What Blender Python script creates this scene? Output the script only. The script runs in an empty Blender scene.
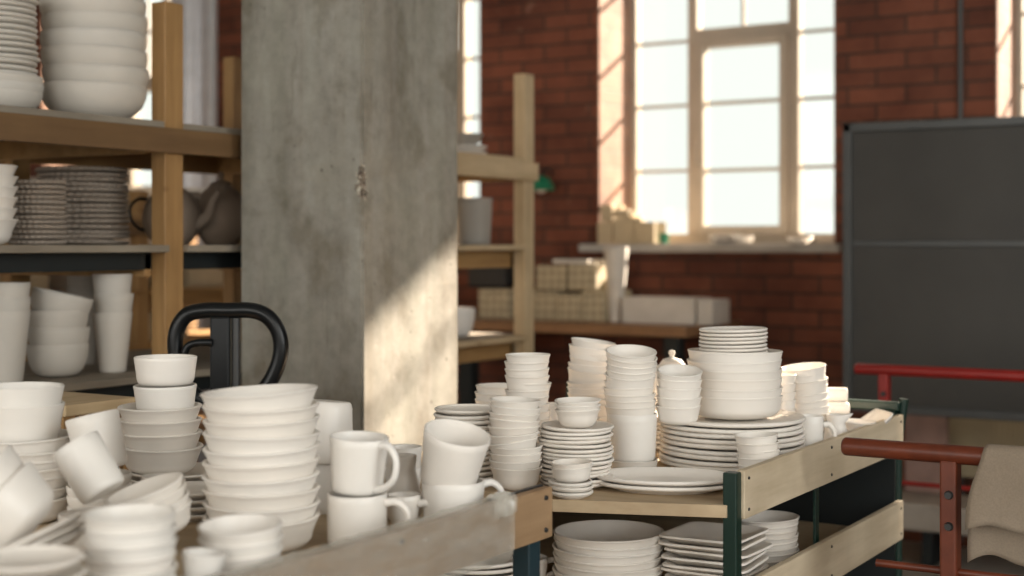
import bpy, bmesh, math, random
from mathutils import Vector, Matrix, Euler
random.seed(7)
PI = math.pi
C = bpy.context.scene.collection
EYE = 1.30                       # camera height above the floor (z in this script is measured from eye level, then lifted)
F = 1422.0
TH = math.radians(31.4)          # the room's axes are turned against the view
CT, ST = math.cos(TH), math.sin(TH)

def W(px, Y, z=0.0):
    """point at picture column px, distance Y, height z over eye level -> room coordinates"""
    xc = (px - 512) / F * Y
    return Vector((xc * CT - Y * ST, xc * ST + Y * CT, z + EYE))
def zz(py, Y): return (245 - py) / F * Y
def xplane(px, y):
    k = (px - 512) / F
    return y * (CT * k - ST) / (ST * k + CT)
def yplane(px, x):
    k = (px - 512) / F
    return x * (ST * k + CT) / (CT * k - ST)
def dist(x, y): return -x * ST + y * CT

# ------------------------------------------------------------------ materials
def new_mat(name):
    m = bpy.data.materials.new(name); m.use_nodes = True
    nt = m.node_tree; b = nt.nodes['Principled BSDF']
    return m, nt, b
def N(nt, t, **kw):
    n = nt.nodes.new(t)
    for k, v in kw.items(): setattr(n, k, v)
    return n
def ramp(nt, fac, stops):
    r = N(nt, 'ShaderNodeValToRGB')
    el = r.color_ramp.elements
    while len(el) < len(stops): el.new(0.5)
    for e, (p, c) in zip(el, stops):
        e.position = p; e.color = (c[0], c[1], c[2], 1)
    nt.links.new(fac, r.inputs[0]); return r
def coords(nt, scale=(1,1,1), loc=(0,0,0)):
    tc = N(nt, 'ShaderNodeTexCoord'); mp = N(nt, 'ShaderNodeMapping')
    mp.inputs['Scale'].default_value = scale; mp.inputs['Location'].default_value = loc
    nt.links.new(tc.outputs['Object'], mp.inputs[0]); return mp.outputs[0]
def noise(nt, vec, scale, detail=4, rough=.55):
    n = N(nt, 'ShaderNodeTexNoise'); n.inputs['Scale'].default_value = scale
    n.inputs['Detail'].default_value = detail; n.inputs['Roughness'].default_value = rough
    nt.links.new(vec, n.inputs['Vector']); return n.outputs['Fac']
def mixc(nt, fac, a, b, mode='MIX'):
    m = N(nt, 'ShaderNodeMix', data_type='RGBA', blend_type=mode)
    for s, v in ((0, fac), (6, a), (7, b)):
        if hasattr(v, 'links') or hasattr(v, 'is_linked'): nt.links.new(v, m.inputs[s])
        elif s == 0: m.inputs[0].default_value = v
        else: m.inputs[s].default_value = (v[0], v[1], v[2], 1)
    return m.outputs[2]
def bump(nt, b, h, strength=.3, d=.002):
    n = N(nt, 'ShaderNodeBump'); n.inputs['Strength'].default_value = strength
    n.inputs['Distance'].default_value = d
    nt.links.new(h, n.inputs['Height']); nt.links.new(n.outputs[0], b.inputs['Normal'])

def plain(name, col, rough=.6, metal=0.0, var=.12, scale=8, spec=.5):
    m, nt, b = new_mat(name)
    v = coords(nt); f = noise(nt, v, scale)
    r = ramp(nt, f, [(.3, [c*(1-var) for c in col]), (.7, [min(1, c*(1+var)) for c in col])])
    nt.links.new(r.outputs[0], b.inputs['Base Color'])
    b.inputs['Roughness'].default_value = rough; b.inputs['Metallic'].default_value = metal
    b.inputs['Specular IOR Level'].default_value = spec
    return m

def ceramic(name, col, rough=.55, coat=0.0):
    m, nt, b = new_mat(name)
    v = coords(nt); f = noise(nt, v, 14, 3)
    r = ramp(nt, f, [(.3, [c*.965 for c in col]), (.7, [min(1, c*1.02) for c in col])])
    oi = N(nt, 'ShaderNodeObjectInfo')
    r2 = ramp(nt, oi.outputs['Random'], [(0, (1,.985,.965)), (.5, (.97,.965,.95)), (1, (.995,1,1))])
    c = mixc(nt, 1.0, r.outputs[0], r2.outputs[0], 'MULTIPLY')
    nt.links.new(c, b.inputs['Base Color'])
    b.inputs['Roughness'].default_value = rough
    b.inputs['Specular IOR Level'].default_value = .4
    b.inputs['Coat Weight'].default_value = coat
    return m

def wood(name, dark, light, axis='Y', rough=.6, knots=True):
    m, nt, b = new_mat(name)
    sc = {'X': (1.2, 14, 14), 'Y': (14, 1.2, 14), 'Z': (14, 14, 1.2)}[axis]
    v = coords(nt, sc); f = noise(nt, v, 2.2, 6, .6)
    r = ramp(nt, f, [(.3, dark), (.7, light)])
    v2 = coords(nt); f2 = noise(nt, v2, 5, 3)
    r2 = ramp(nt, f2, [(.35, (.82,.8,.78)), (.65, (1,1,1))])
    c = mixc(nt, 1.0, r.outputs[0], r2.outputs[0], 'MULTIPLY')
    if knots:
        vv = N(nt, 'ShaderNodeTexVoronoi'); vv.inputs['Scale'].default_value = 5
        nt.links.new(coords(nt, (1.6, .7, 1.6)), vv.inputs['Vector'])
        r3 = ramp(nt, vv.outputs['Distance'], [(.0, (.45,.35,.25)), (.05, (.8,.76,.7)), (.09, (1,1,1))])
        c = mixc(nt, 1.0, c, r3.outputs[0], 'MULTIPLY')
    nt.links.new(c, b.inputs['Base Color'])
    b.inputs['Roughness'].default_value = rough
    bump(nt, b, f, .15, .001)
    return m

def concrete_mat():
    m, nt, b = new_mat('concrete')
    v = coords(nt); vs = coords(nt, (3, 3, .6))
    a = noise(nt, vs, 2.2, 8, .62); c1 = ramp(nt, a, [(.28, (.215,.198,.168)), (.5, (.285,.272,.238)), (.75, (.36,.35,.312))])
    f = noise(nt, v, 26, 6, .7); c2 = ramp(nt, f, [(.3, (.78,.78,.78)), (.65, (1.0,1.0,1.0))])
    c = mixc(nt, 1.0, c1.outputs[0], c2.outputs[0], 'MULTIPLY')
    # formwork board lines
    w = N(nt, 'ShaderNodeTexNoise'); w.inputs['Scale'].default_value = 1.0; w.inputs['Detail'].default_value = 2
    nt.links.new(coords(nt, (16, 16, .25)), w.inputs['Vector'])
    c3 = ramp(nt, w.outputs['Fac'], [(.35, (.92,.90,.87)), (.5, (1,1,1)), (.62, (.96,.975,.96))])
    c = mixc(nt, 1.0, c, c3.outputs[0], 'MULTIPLY')
    # pits
    p = N(nt, 'ShaderNodeTexVoronoi'); p.inputs['Scale'].default_value = 24; nt.links.new(v, p.inputs['Vector'])
    pm = noise(nt, v, 3.5, 3); pr = ramp(nt, p.outputs['Distance'], [(.05, (.35,.33,.3)), (.14, (1,1,1))])
    pk = ramp(nt, pm, [(.52, (0,0,0)), (.62, (1,1,1))])
    c = mixc(nt, pk.outputs[0], c, mixc(nt, 1.0, c, pr.outputs[0], 'MULTIPLY'))
    # scratches / smears
    s = noise(nt, coords(nt, (22, 22, 3)), 1.3, 5, .7)
    sr = ramp(nt, s, [(.60, (1,1,1)), (.70, (.66,.62,.57))])
    c = mixc(nt, .6, c, mixc(nt, 1.0, c, sr.outputs[0], 'MULTIPLY'))
    # blotches and the broken spot on the arris
    bl = noise(nt, coords(nt, (1, 1, .8), (3, 1, 2)), 6, 5, .6); br_ = ramp(nt, bl, [(.36, (.74,.71,.66)), (.48, (1,1,1)), (.66, (1.07,1.08,1.06))])
    c = mixc(nt, 1.0, c, br_.outputs[0], 'MULTIPLY')
    mp = coords(nt, (1, 1, .62), (2.14, -2.80, -(EYE + .150) * .62))
    ln = N(nt, 'ShaderNodeVectorMath', operation='LENGTH'); nt.links.new(mp, ln.inputs[0])
    jn = noise(nt, v, 60, 4, .7); ad = N(nt, 'ShaderNodeMath', operation='MULTIPLY_ADD'); nt.links.new(jn, ad.inputs[0]); ad.inputs[1].default_value = -.05; nt.links.new(ln.outputs['Value'], ad.inputs[2])
    ck = ramp(nt, ad.outputs[0], [(.0, (1,1,1)), (.006, (0,0,0))])
    sp = N(nt, 'ShaderNodeTexVoronoi'); sp.inputs['Scale'].default_value = 95; nt.links.new(v, sp.inputs['Vector'])
    cc = ramp(nt, sp.outputs['Color'], [(.2, (.09,.07,.055)), (.5, (.22,.18,.14)), (.8, (.50,.46,.38))])
    c = mixc(nt, ck.outputs[0], c, cc.outputs[0])
    nt.links.new(c, b.inputs['Base Color']); b.inputs['Roughness'].default_value = .85
    b.inputs['Specular IOR Level'].default_value = .25
    h = mixc(nt, .5, f, pr.outputs[0]); bump(nt, b, h, .35, .004)
    return m

def brick_mat():
    m, nt, b = new_mat('brick_wall')
    tc = N(nt, 'ShaderNodeTexCoord'); sp = N(nt, 'ShaderNodeSeparateXYZ'); nt.links.new(tc.outputs['Object'], sp.inputs[0])
    ad = N(nt, 'ShaderNodeMath', operation='ADD'); nt.links.new(sp.outputs[0], ad.inputs[0]); nt.links.new(sp.outputs[1], ad.inputs[1])
    cb = N(nt, 'ShaderNodeCombineXYZ'); nt.links.new(ad.outputs[0], cb.inputs[0]); nt.links.new(sp.outputs[2], cb.inputs[1])
    br = N(nt, 'ShaderNodeTexBrick'); nt.links.new(cb.outputs[0], br.inputs['Vector'])
    br.inputs['Scale'].default_value = 1.0; br.inputs['Brick Width'].default_value = .262
    br.inputs['Row Height'].default_value = .077; br.inputs['Mortar Size'].default_value = .0055
    br.inputs['Mortar Smooth'].default_value = .25; br.inputs['Bias'].default_value = -.1
    br.inputs['Color1'].default_value = (.215,.074,.042,1); br.inputs['Color2'].default_value = (.130,.046,.028,1)
    br.inputs['Mortar'].default_value = (.060,.040,.030,1)
    f = noise(nt, tc.outputs['Object'], 2.6, 6, .65)
    r = ramp(nt, f, [(.3, (.55,.5,.5)), (.6, (1,1,1)), (.78, (1.35,1.25,1.2))])
    c = mixc(nt, 1.0, br.outputs['Color'], r.outputs[0], 'MULTIPLY')
    f2 = noise(nt, tc.outputs['Object'], 9, 5, .7); k = ramp(nt, f2, [(.62, (0,0,0)), (.78, (1,1,1))])
    c = mixc(nt, k.outputs[0], c, (.30,.17,.12))
    nt.links.new(c, b.inputs['Base Color']); b.inputs['Roughness'].default_value = .8
    b.inputs['Specular IOR Level'].default_value = .3
    inv = N(nt, 'ShaderNodeMath', operation='SUBTRACT'); inv.inputs[0].default_value = 1
    nt.links.new(br.outputs['Fac'], inv.inputs[1]); bump(nt, b, inv.outputs[0], .8, .006)
    return m

def jamb_mat():
    """same brickwork in paler tones, for the window reveals"""
    m = brick_mat(); m.name = 'paler_brick'
    nt = m.node_tree; br = [n for n in nt.nodes if n.type == 'TEX_BRICK'][0]
    br.inputs['Color1'].default_value = (.42,.25,.175,1); br.inputs['Color2'].default_value = (.36,.21,.145,1)
    br.inputs['Mortar'].default_value = (.36,.24,.18,1)
    return m

def glass_mat():
    m, nt, b = new_mat('window_glass')
    nt.nodes.remove(b); out = [n for n in nt.nodes if n.type == 'OUTPUT_MATERIAL'][0]
    t = N(nt, 'ShaderNodeBsdfTransparent'); t.inputs[0].default_value = (.95,.97,.95,1)
    g = N(nt, 'ShaderNodeBsdfGlossy'); g.inputs['Roughness'].default_value = .05
    mx = N(nt, 'ShaderNodeMixShader'); mx.inputs[0].default_value = .03
    d = N(nt, 'ShaderNodeBsdfTranslucent'); d.inputs[0].default_value = (.9,.93,.9,1)
    mx2 = N(nt, 'ShaderNodeMixShader'); mx2.inputs[0].default_value = .0
    nt.links.new(t.outputs[0], mx2.inputs[1]); nt.links.new(d.outputs[0], mx2.inputs[2])
    nt.links.new(mx2.outputs[0], mx.inputs[1]); nt.links.new(g.outputs[0], mx.inputs[2])
    nt.links.new(mx.outputs[0], out.inputs[0]); return m

def film_mat():
    m, nt, b = new_mat('clear_film')
    out = [n for n in nt.nodes if n.type == 'OUTPUT_MATERIAL'][0]
    nt.nodes.remove(b)
    t = N(nt, 'ShaderNodeBsdfTransparent'); t.inputs[0].default_value = (.92,.93,.92,1)
    g = N(nt, 'ShaderNodeBsdfGlossy'); g.inputs['Roughness'].default_value = .10; g.inputs[0].default_value = (.9,.9,.9,1)
    d = N(nt, 'ShaderNodeBsdfDiffuse'); d.inputs[0].default_value = (.85,.80,.70,1)
    v = coords(nt, (6, 3, 10)); f = noise(nt, v, 4, 6, .7)
    r = ramp(nt, f, [(.35, (.30,.30,.30)), (.7, (.62,.62,.62))])
    mx = N(nt, 'ShaderNodeMixShader'); nt.links.new(r.outputs[0], mx.inputs[0])
    mx2 = N(nt, 'ShaderNodeMixShader'); mx2.inputs[0].default_value = .5
    nt.links.new(d.outputs[0], mx2.inputs[1]); nt.links.new(g.outputs[0], mx2.inputs[2])
    nt.links.new(t.outputs[0], mx.inputs[1]); nt.links.new(mx2.outputs[0], mx.inputs[2])
    bp = N(nt, 'ShaderNodeBump'); bp.inputs['Strength'].default_value = .9; bp.inputs['Distance'].default_value = .01
    nt.links.new(f, bp.inputs['Height']); nt.links.new(bp.outputs[0], g.inputs['Normal'])
    nt.links.new(mx.outputs[0], out.inputs[0]); return m

def perforated(name, col):
    m, nt, b = new_mat(name)
    tc = N(nt, 'ShaderNodeTexCoord'); vv = N(nt, 'ShaderNodeTexVoronoi'); vv.inputs['Scale'].default_value = 26
    vv.inputs['Randomness'].default_value = .15; nt.links.new(tc.outputs['Object'], vv.inputs['Vector'])
    r = ramp(nt, vv.outputs['Distance'], [(.2, [c*.6 for c in col]), (.40, col)])
    f = noise(nt, tc.outputs['Object'], 6, 3); r2 = ramp(nt, f, [(.3, (.8,.8,.8)), (.7, (1.05,1.05,1.05))])
    nt.links.new(mixc(nt, 1.0, r.outputs[0], r2.outputs[0], 'MULTIPLY'), b.inputs['Base Color'])
    b.inputs['Roughness'].default_value = .85; return m

def cloth_mat():
    m, nt, b = new_mat('linen_cloth')
    v = coords(nt); f = noise(nt, v, 320, 3); g = noise(nt, v, 7, 4)
    r = ramp(nt, g, [(.3, (.235,.185,.135)), (.7, (.29,.235,.178))]); r2 = ramp(nt, f, [(.3, (.85,.85,.85)), (.7, (1,1,1))])
    nt.links.new(mixc(nt, 1.0, r.outputs[0], r2.outputs[0], 'MULTIPLY'), b.inputs['Base Color'])
    b.inputs['Roughness'].default_value = .95; bump(nt, b, f, .2, .001); return m

M = dict(
    white=ceramic('white_bisque', (.80,.76,.71)), white2=ceramic('white_glaze', (.82,.79,.75), .4, .1),
    whiteshade=ceramic('white_rack_shade', (.55,.52,.475), .65),  # white ware darkened in colour for the shade on the rack
    grey=ceramic('grey_stoneware', (.36,.335,.30), .6), warm=ceramic('scalloped_greige', (.30,.25,.205), .75),
    pot=ceramic('brown_stoneware', (.34,.265,.205), .6),
    black=plain('black_enamel', (.004,.005,.006), .3, spec=.3), steel=plain('dark_steel', (.05,.05,.05), .45, .6),
    pineshade=wood('pine_shaded', (.13,.072,.028), (.19,.11,.048), 'Y'), pinelit=wood('pine_lit', (.50,.37,.21), (.66,.51,.32), 'Y'), pinelitz=wood('pine_lit_upright', (.50,.37,.21), (.66,.51,.32), 'Z'),  # shade put into front-beam colour, light into far-bay pine and stand top
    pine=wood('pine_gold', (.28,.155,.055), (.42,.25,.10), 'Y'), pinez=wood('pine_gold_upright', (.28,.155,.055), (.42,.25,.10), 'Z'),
    ply=wood('pale_plywood', (.50,.41,.28), (.68,.58,.43), 'Y', .65), plyx=wood('plywood_shelf', (.42,.31,.19), (.55,.43,.28), 'X', .65),
    board=wood('brown_board', (.27,.165,.085), (.38,.25,.14), 'Y', .6),
    grime=wood('grey_shelf_board', (.20,.17,.13), (.32,.28,.22), 'Y', .7, False),
    green=plain('green_enamel', (.003,.022,.015), .4), blue=plain('blue_green_enamel', (.010,.030,.040), .4),
    dark=plain('dark_sheet', (.006,.010,.011), .6), red=plain('red_oxide_paint', (.115,.024,.009), .38, var=.28, scale=20),
    redb=plain('bright_red_paint', (.24,.012,.009), .4), conc=concrete_mat(), brick=brick_mat(), jamb=jamb_mat(),
    glass=glass_mat(), film=film_mat(), frame=plain('window_paint', (.46,.40,.32), .5, var=.08), sill=plain('sill_stone', (.42,.39,.35), .6),
    floor=plain('worn_floor', (.30,.27,.235), .7, var=.25, scale=3), plaster=plain('plaster', (.40,.36,.31), .9, var=.06),
    ceil=plain('ceiling_paint', (.34,.32,.29), .9), panel=plain('grey_board', (.036,.034,.030), .55, var=.22, scale=2.5),
    panelf=plain('grey_trim', (.055,.058,.058), .4), carton=plain('carton', (.50,.40,.26), .85), perf=perforated('perforated_block', (.50,.42,.28)),
    whitebox=plain('white_carton', (.60,.56,.50), .7), rad=plain('cream_radiator', (.38,.32,.21), .5), pink=plain('faded_pink_board', (.25,.165,.145), .7, var=.3, scale=6),
    cloth=cloth_mat(), duct=plain('grey_metal', (.42,.42,.44), .35, .3), gshade=plain('green_shade', (.01,.16,.08), .35),
)

# ------------------------------------------------------------------ mesh helpers
def tag(o, label=None, cat=None, group=None, kind=None):
    if label: o['label'] = label
    if cat: o['category'] = cat
    if group: o['group'] = group
    if kind: o['kind'] = kind
    return o
def link(name, me, parent=None):
    o = bpy.data.objects.new(name, me); C.objects.link(o)
    if parent: o.parent = parent
    return o
def finish(name, bm, mat, parent=None, smooth=False):
    bmesh.ops.recalc_face_normals(bm, faces=bm.faces)
    me = bpy.data.meshes.new(name); bm.to_mesh(me); bm.free()
    me.materials.append(mat)
    if smooth:
        me.polygons.foreach_set('use_smooth', [True] * len(me.polygons))
        me.set_sharp_from_angle(angle=math.radians(50))
    return link(name, me, parent)
def empty(name, loc=(0,0,0), rz=0):
    o = bpy.data.objects.new(name, None); C.objects.link(o); o.location = loc; o.rotation_euler = (0, 0, rz)
    o.empty_display_size = .05; return o
def box(bm, x0, x1, y0, y1, z0, z1, bev=.0, mat=None):
    vs = [bm.verts.new(Vector(p)) for p in ((x0,y0,z0),(x1,y0,z0),(x1,y1,z0),(x0,y1,z0),(x0,y0,z1),(x1,y0,z1),(x1,y1,z1),(x0,y1,z1))]
    fs = [bm.faces.new([vs[i] for i in f]) for f in ((0,3,2,1),(4,5,6,7),(0,1,5,4),(1,2,6,5),(2,3,7,6),(3,0,4,7))]
    if bev > 0:
        es = list({e for f in fs for e in f.edges})
        r = bmesh.ops.bevel(bm, geom=es, offset=bev, segments=2, affect='EDGES', profile=.5)
        vs = list({v for f in r['faces'] for v in f.verts} | {v for v in vs if v.is_valid})
    if mat is not None: bmesh.ops.transform(bm, matrix=mat, verts=vs)
    return vs
def tube(bm, pts, r, seg=14, closed=False, caps=True):
    pts = [Vector(p) for p in pts]; n = len(pts); rs = r if isinstance(r, (list, tuple)) else [r] * n
    rings = []; up = None
    for i, p in enumerate(pts):
        a = pts[i-1] if (i > 0 or closed) else p; b = pts[(i+1) % n] if (i < n-1 or closed) else p
        t = (b - a).normalized()
        if up is None: up = Vector((0,0,1)) if abs(t.z) < .9 else Vector((1,0,0))
        s = t.cross(up).normalized(); u = s.cross(t).normalized(); up = u
        rings.append([bm.verts.new(p + (s * math.cos(2*PI*k/seg) + u * math.sin(2*PI*k/seg)) * rs[i]) for k in range(seg)])
    m = n if closed else n - 1
    for i in range(m):
        A, B = rings[i], rings[(i+1) % n]
        off = 0
        if closed and i == n-1:
            off = min(range(seg), key=lambda q: (A[0].co - B[q].co).length)
        for k in range(seg):
            bm.faces.new((A[k], A[(k+1) % seg], B[(k+1+off) % seg], B[(k+off) % seg]))
    if caps and not closed:
        bm.faces.new(rings[0]); bm.faces.new(list(reversed(rings[-1])))
def smooth_path(pts, n=6, closed=False):
    P = [Vector(p) for p in pts]; out = []; L = len(P)
    rng = range(L if closed else L - 1)
    for i in rng:
        if closed: a, b, c, d = P[i-1], P[i], P[(i+1) % L], P[(i+2) % L]
        else: a, b, c, d = P[max(i-1,0)], P[i], P[i+1], P[min(i+2,L-1)]
        for k in range(n):
            t = k / n
            out.append(.5*((2*b)+(c-a)*t+(2*a-5*b+4*c-d)*t*t+(3*b-a-3*c+d)*t**3))
    if not closed: out.append(P[-1])
    return out
def lathe(bm, prof, seg=56, sx=1.0, sy=1.0, wave=None, square=None):
    rings = []
    for r, z in prof:
        if r < 1e-6: rings.append([bm.verts.new((0, 0, z))]); continue
        ring = []
        for k in range(seg):
            a = 2*PI*k/seg; rr = r
            if wave: rr = r * (1 + wave[1] * math.cos(wave[0]*a) * min(1, (r/wave[2])**6))
            if square:
                n = square; rr = r / ((abs(math.cos(a))**n + abs(math.sin(a))**n) ** (1/n))
            ring.append(bm.verts.new((rr*math.cos(a)*sx, rr*math.sin(a)*sy, z)))
        rings.append(ring)
    for A, B in zip(rings, rings[1:]):
        if len(A) == 1 and len(B) == 1: continue
        for k in range(seg):
            if len(A) == 1: bm.faces.new((A[0], B[(k+1) % seg], B[k]))
            elif len(B) == 1: bm.faces.new((A[k], A[(k+1) % seg], B[0]))
            else: bm.faces.new((A[k], A[(k+1) % seg], B[(k+1) % seg], B[k]))
def lathe_mesh(name, prof, mat, **kw):
    bm = bmesh.new(); lathe(bm, prof, **kw); bmesh.ops.recalc_face_normals(bm, faces=bm.faces)
    me = bpy.data.meshes.new(name); bm.to_mesh(me); bm.free(); me.materials.append(mat)
    me.polygons.foreach_set('use_smooth', [True] * len(me.polygons)); me.set_sharp_from_angle(angle=math.radians(55))
    return me

# profiles ---------------------------------------------------------
def p_bowl(R, H, b=.5, style='round', t=.0045, lip=.0, n=12):
    b *= R; o = []
    for i in range(n + 1):
        u = i / n
        if style == 'round': r = b + (R-b) * math.sin(u*PI/2) ** .9; z = H * (1 - math.cos(u*PI/2)) ** 1.05
        elif style == 'cone': r = b + (R-b) * u ** .85; z = H * u
        elif style == 'cup': r = b + (R-b) * min(1, (u*1.0)) ** .35; z = H * u ** 1.15
        elif style == 'deep': r = b + (R-b) * (1-(1-u)**3.2); z = H * u ** 1.25
        o.append((r, z))
    if lip: o = [(r + lip * max(0, (z/H - .72) / .28) ** 2, z) for r, z in o]
    outer = [(0, .0), (b*.86, .0), (b*.9, .0015)] + [(r, z + .0015 * (1 - z/H)) for r, z in o[0:]]
    rl, zl = outer[-1]
    inner = [(rl - t*.3, zl + t*.35), (rl - t*.8, zl + t*.2)]
    for r, z in reversed(o[:-1]): inner.append((max(r - t, 0.001), max(z + t * (1 - .6*z/H), t)))
    inner.append((0, t)); return outer + inner
def p_nest(R, H, pitch, b=.5, s=.3, p=2.2, tk=.82):
    """bowl whose wall flares by s below the rim, so that copies sit in one another with a small step"""
    ins = s * pitch; t = max(.0022, ins * tk); z1 = H - 1.35 * pitch
    if z1 < H * .35: z1 = H * .35
    r1 = R - s * (H - z1); b = b * R; o = []
    n = 9
    for i in range(n + 1):
        u = i / n; a = u * PI / 2
        o.append((b + (r1 - b) * math.sin(a) ** (2/p), z1 * (1 - math.cos(a)) ** (2/p)))
    for u in (.2, .45, .7, .88): o.append((r1 + (R - r1) * (u ** 1.1), z1 + (H - z1) * u))
    e = min(.0016, t * .45)
    outer = [(0, .001), (b*.84, .001), (b*.88, 0), (b*.97, 0)] + o[1:] + [(R, H - e*1.4), (R + .0002, H - e*.7), (R - e*.4, H), (R - t + e*.4, H), (R - t, H - e)]
    inner = []
    for r, z in reversed(o[1:]): inner.append((max(.001, r - t), max(.0035, z + .001 + .0025 * (1 - z/H))))
    return outer + inner + [(b*.8, .004), (0, .004)]
def p_plate(R, h=.018, t=.0045, well=.62):
    k = t * 1.0
    return [(0,.0015),(well*R*.9,.0015),(well*R*.93,0),(well*R*.99,0),(well*R*1.03,.0012),(R*.8,(h-t)*.5),(R*.93,(h-t)*.84),(R-t*.35,h-t*.92),(R-t*.08,h-t*.75),(R,h-t*.5),(R-t*.1,h-t*.18),(R-t*.4,h),
            (R-t*.9,h-t*.05),(R*.91,h*.80),(R*.78,h*.5+t*.12),(well*R*1.0,t*.7),(well*R*.8,t*.6),(0,t*.6)]
    return [(0,.002),(well*R*.9,.002),(well*R*.93,0),(well*R,0),(well*R*1.03,.002),(R*.8,h*.42),(R*.94,h*.74),(R-.001,h-t*.55),(R,h-t*.2),(R-.0012,h),
            (R-.004,h),(R*.92,h*.78+t*.5),(R*.78,h*.40+t),(well*R*1.0,t+.0015),(well*R*.8,t),(0,t)]
def p_cyl(R, H, b=.9, t=.004, round_=.12):
    o = [(0,0),(R*b*.86,0)]
    for i in range(5):
        a = i/4*PI/2; o.append((R*b*(.86+.14*math.sin(a)), R*round_*(1-math.cos(a))))
    for i in range(1, 7): u = i/6; o.append((R*(b+(1-b)*u), R*round_+(H-R*round_)*u))
    i_ = [(R-t*.3, H+t*.3), (R-t*.8, H+t*.2)]
    for i in range(6, 0, -1): u = i/6; i_.append((R*(b+(1-b)*u)-t, R*round_+(H-R*round_)*u-.001*i/6))
    i_ += [(R*b*.8, t*1.3), (0, t)]
    return o + i_

ORD = ['topmost', 'second from the top', 'third from the top', 'fourth from the top', 'fifth from the top', 'sixth from the top', 'seventh from the top',
       'eighth from the top', 'ninth from the top', 'tenth from the top', 'eleventh from the top', 'twelfth from the top', 'thirteenth from the top',
       'fourteenth from the top', 'fifteenth from the top', 'sixteenth from the top', 'seventeenth from the top', 'eighteenth from the top', 'nineteenth from the top', 'twentieth from the top']
def orient(roll=0, pitch=0, yaw=0):
    """tilts given as seen in the view: roll leans to the right, pitch leans towards the viewer"""
    return (Matrix.Rotation(TH, 3, 'Z') @ Matrix.Rotation(math.radians(roll), 3, 'Y') @ Matrix.Rotation(math.radians(pitch), 3, 'X') @ Matrix.Rotation(math.radians(yaw), 3, 'Z'))
def place(o, loc, rot): o.matrix_world = Matrix.Translation(loc) @ rot.to_4x4(); return o
def stack(name, me, n, px, Y, z, pitch, desc, where, cat=None, roll=0, pitch_t=0, jit=.8, drift=.0012, yaw=0, jyaw=180, curve=0, group=None, handle=None):
    """n copies piled up; z = height of the lowest base over eye level. returns the top point"""
    base = W(px, Y, z); out = []; p = base.copy(); r = roll; q = pitch_t
    for i in range(n):
        o = bpy.data.objects.new(name, me); C.objects.link(o)
        rot = orient(r + random.uniform(-jit, jit), q + random.uniform(-jit, jit), yaw + random.uniform(-jyaw, jyaw))
        k = drift if i else 0
        place(o, p + Vector((random.uniform(-k, k), random.uniform(-k, k), 0)), rot)
        pos = ORD[n-1-i] if n > 1 else None
        if n > 1 and i == 0: pos = 'lowest'
        tag(o, ('%s, %s %s' % (desc, pos, where)) if pos else '%s %s' % (desc, where), cat or name, group or ('%s %s' % (name + 's', where) if n > 1 else None))
        out.append(o)
        p = p + orient(r, q) @ Vector((0, 0, pitch)); r += curve
    return out
def ztop(py, Y): return zz(py, Y)

# ------------------------------------------------------------------ room shell
YW, YF = 6.23, 6.66                   # inner face of the window wall, outer face
HEAD = 1.96 + EYE; SILL = 0.0 + EYE; TOP = 2.75 + EYE
wins = [(-7.35, -6.2), (-5.2, -3.995), (-3.306, -2.095), (-1.395, -.02)]
XL, XR, YB = -8.2, 3.6, -4.2
bm = bmesh.new()
xs = [XL - .3]
for a, b in wins: xs += [a, b]
xs.append(XR + .3)
for i in range(0, len(xs), 2): box(bm, xs[i], xs[i+1], YW, YF, 0, TOP)
for a, b in wins:
    box(bm, a, b, YW, YF, 0, SILL - .03); box(bm, a, b, YW, YF, HEAD, TOP)
tag(finish('wall_window_side', bm, M['brick']), kind='structure')
# thin skins of paler brick on the reveals
bm = bmesh.new()
for a, b in wins:
    box(bm, a, a + .008, YW + .004, YF, SILL - .03, HEAD); box(bm, b - .008, b, YW + .004, YF, SILL - .03, HEAD)
tag(finish('trim_reveals', bm, M['jamb']), kind='structure')
bm = bmesh.new(); box(bm, XL - .3, XR + .3, YB - .3, YF, -.1, 0); tag(finish('floor', bm, M['floor']), kind='structure')
bm = bmesh.new(); box(bm, XL - .3, XR + .3, YB - .3, YF, TOP, TOP + .1); tag(finish('ceiling', bm, M['ceil']), kind='structure')
bm = bmesh.new(); box(bm, XL - .3, XL, YB, YF - .43, 0, TOP); tag(finish('wall_left', bm, M['plaster']), kind='structure')

def wall_with_openings(name, along, fixed0, fixed1, lo, hi, ops, mat):
    """ops = list of (a,b,z0,z1) along the wall"""
    bm = bmesh.new()
    def bx(a, b, z0, z1):
        if along == 'Y': box(bm, fixed0, fixed1, a, b, z0, z1)
        else: box(bm, a, b, fixed0, fixed1, z0, z1)
    cur = lo
    for a, b, z0, z1 in ops:
        bx(cur, a, 0, TOP); bx(a, b, 0, z0); bx(a, b, z1, TOP); cur = b
    bx(cur, hi, 0, TOP)
    return tag(finish(name, bm, mat), kind='structure')
bw = [(-6.6, -4.2, 1.0, 3.5), (-3.4, -1.0, 1.0, 3.5), (-.2, 2.2, 1.0, 3.5)]
wall_with_openings('wall_back', 'X', YB - .3, YB, XL, XR, bw, M['plaster'])
rw = [(-3.2, -1.0, 1.0, 3.5), (.0, 2.2, 1.0, 3.5)]
wall_with_openings('wall_right', 'Y', XR, XR + .3, YB, YW, rw, M['plaster'])

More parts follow.
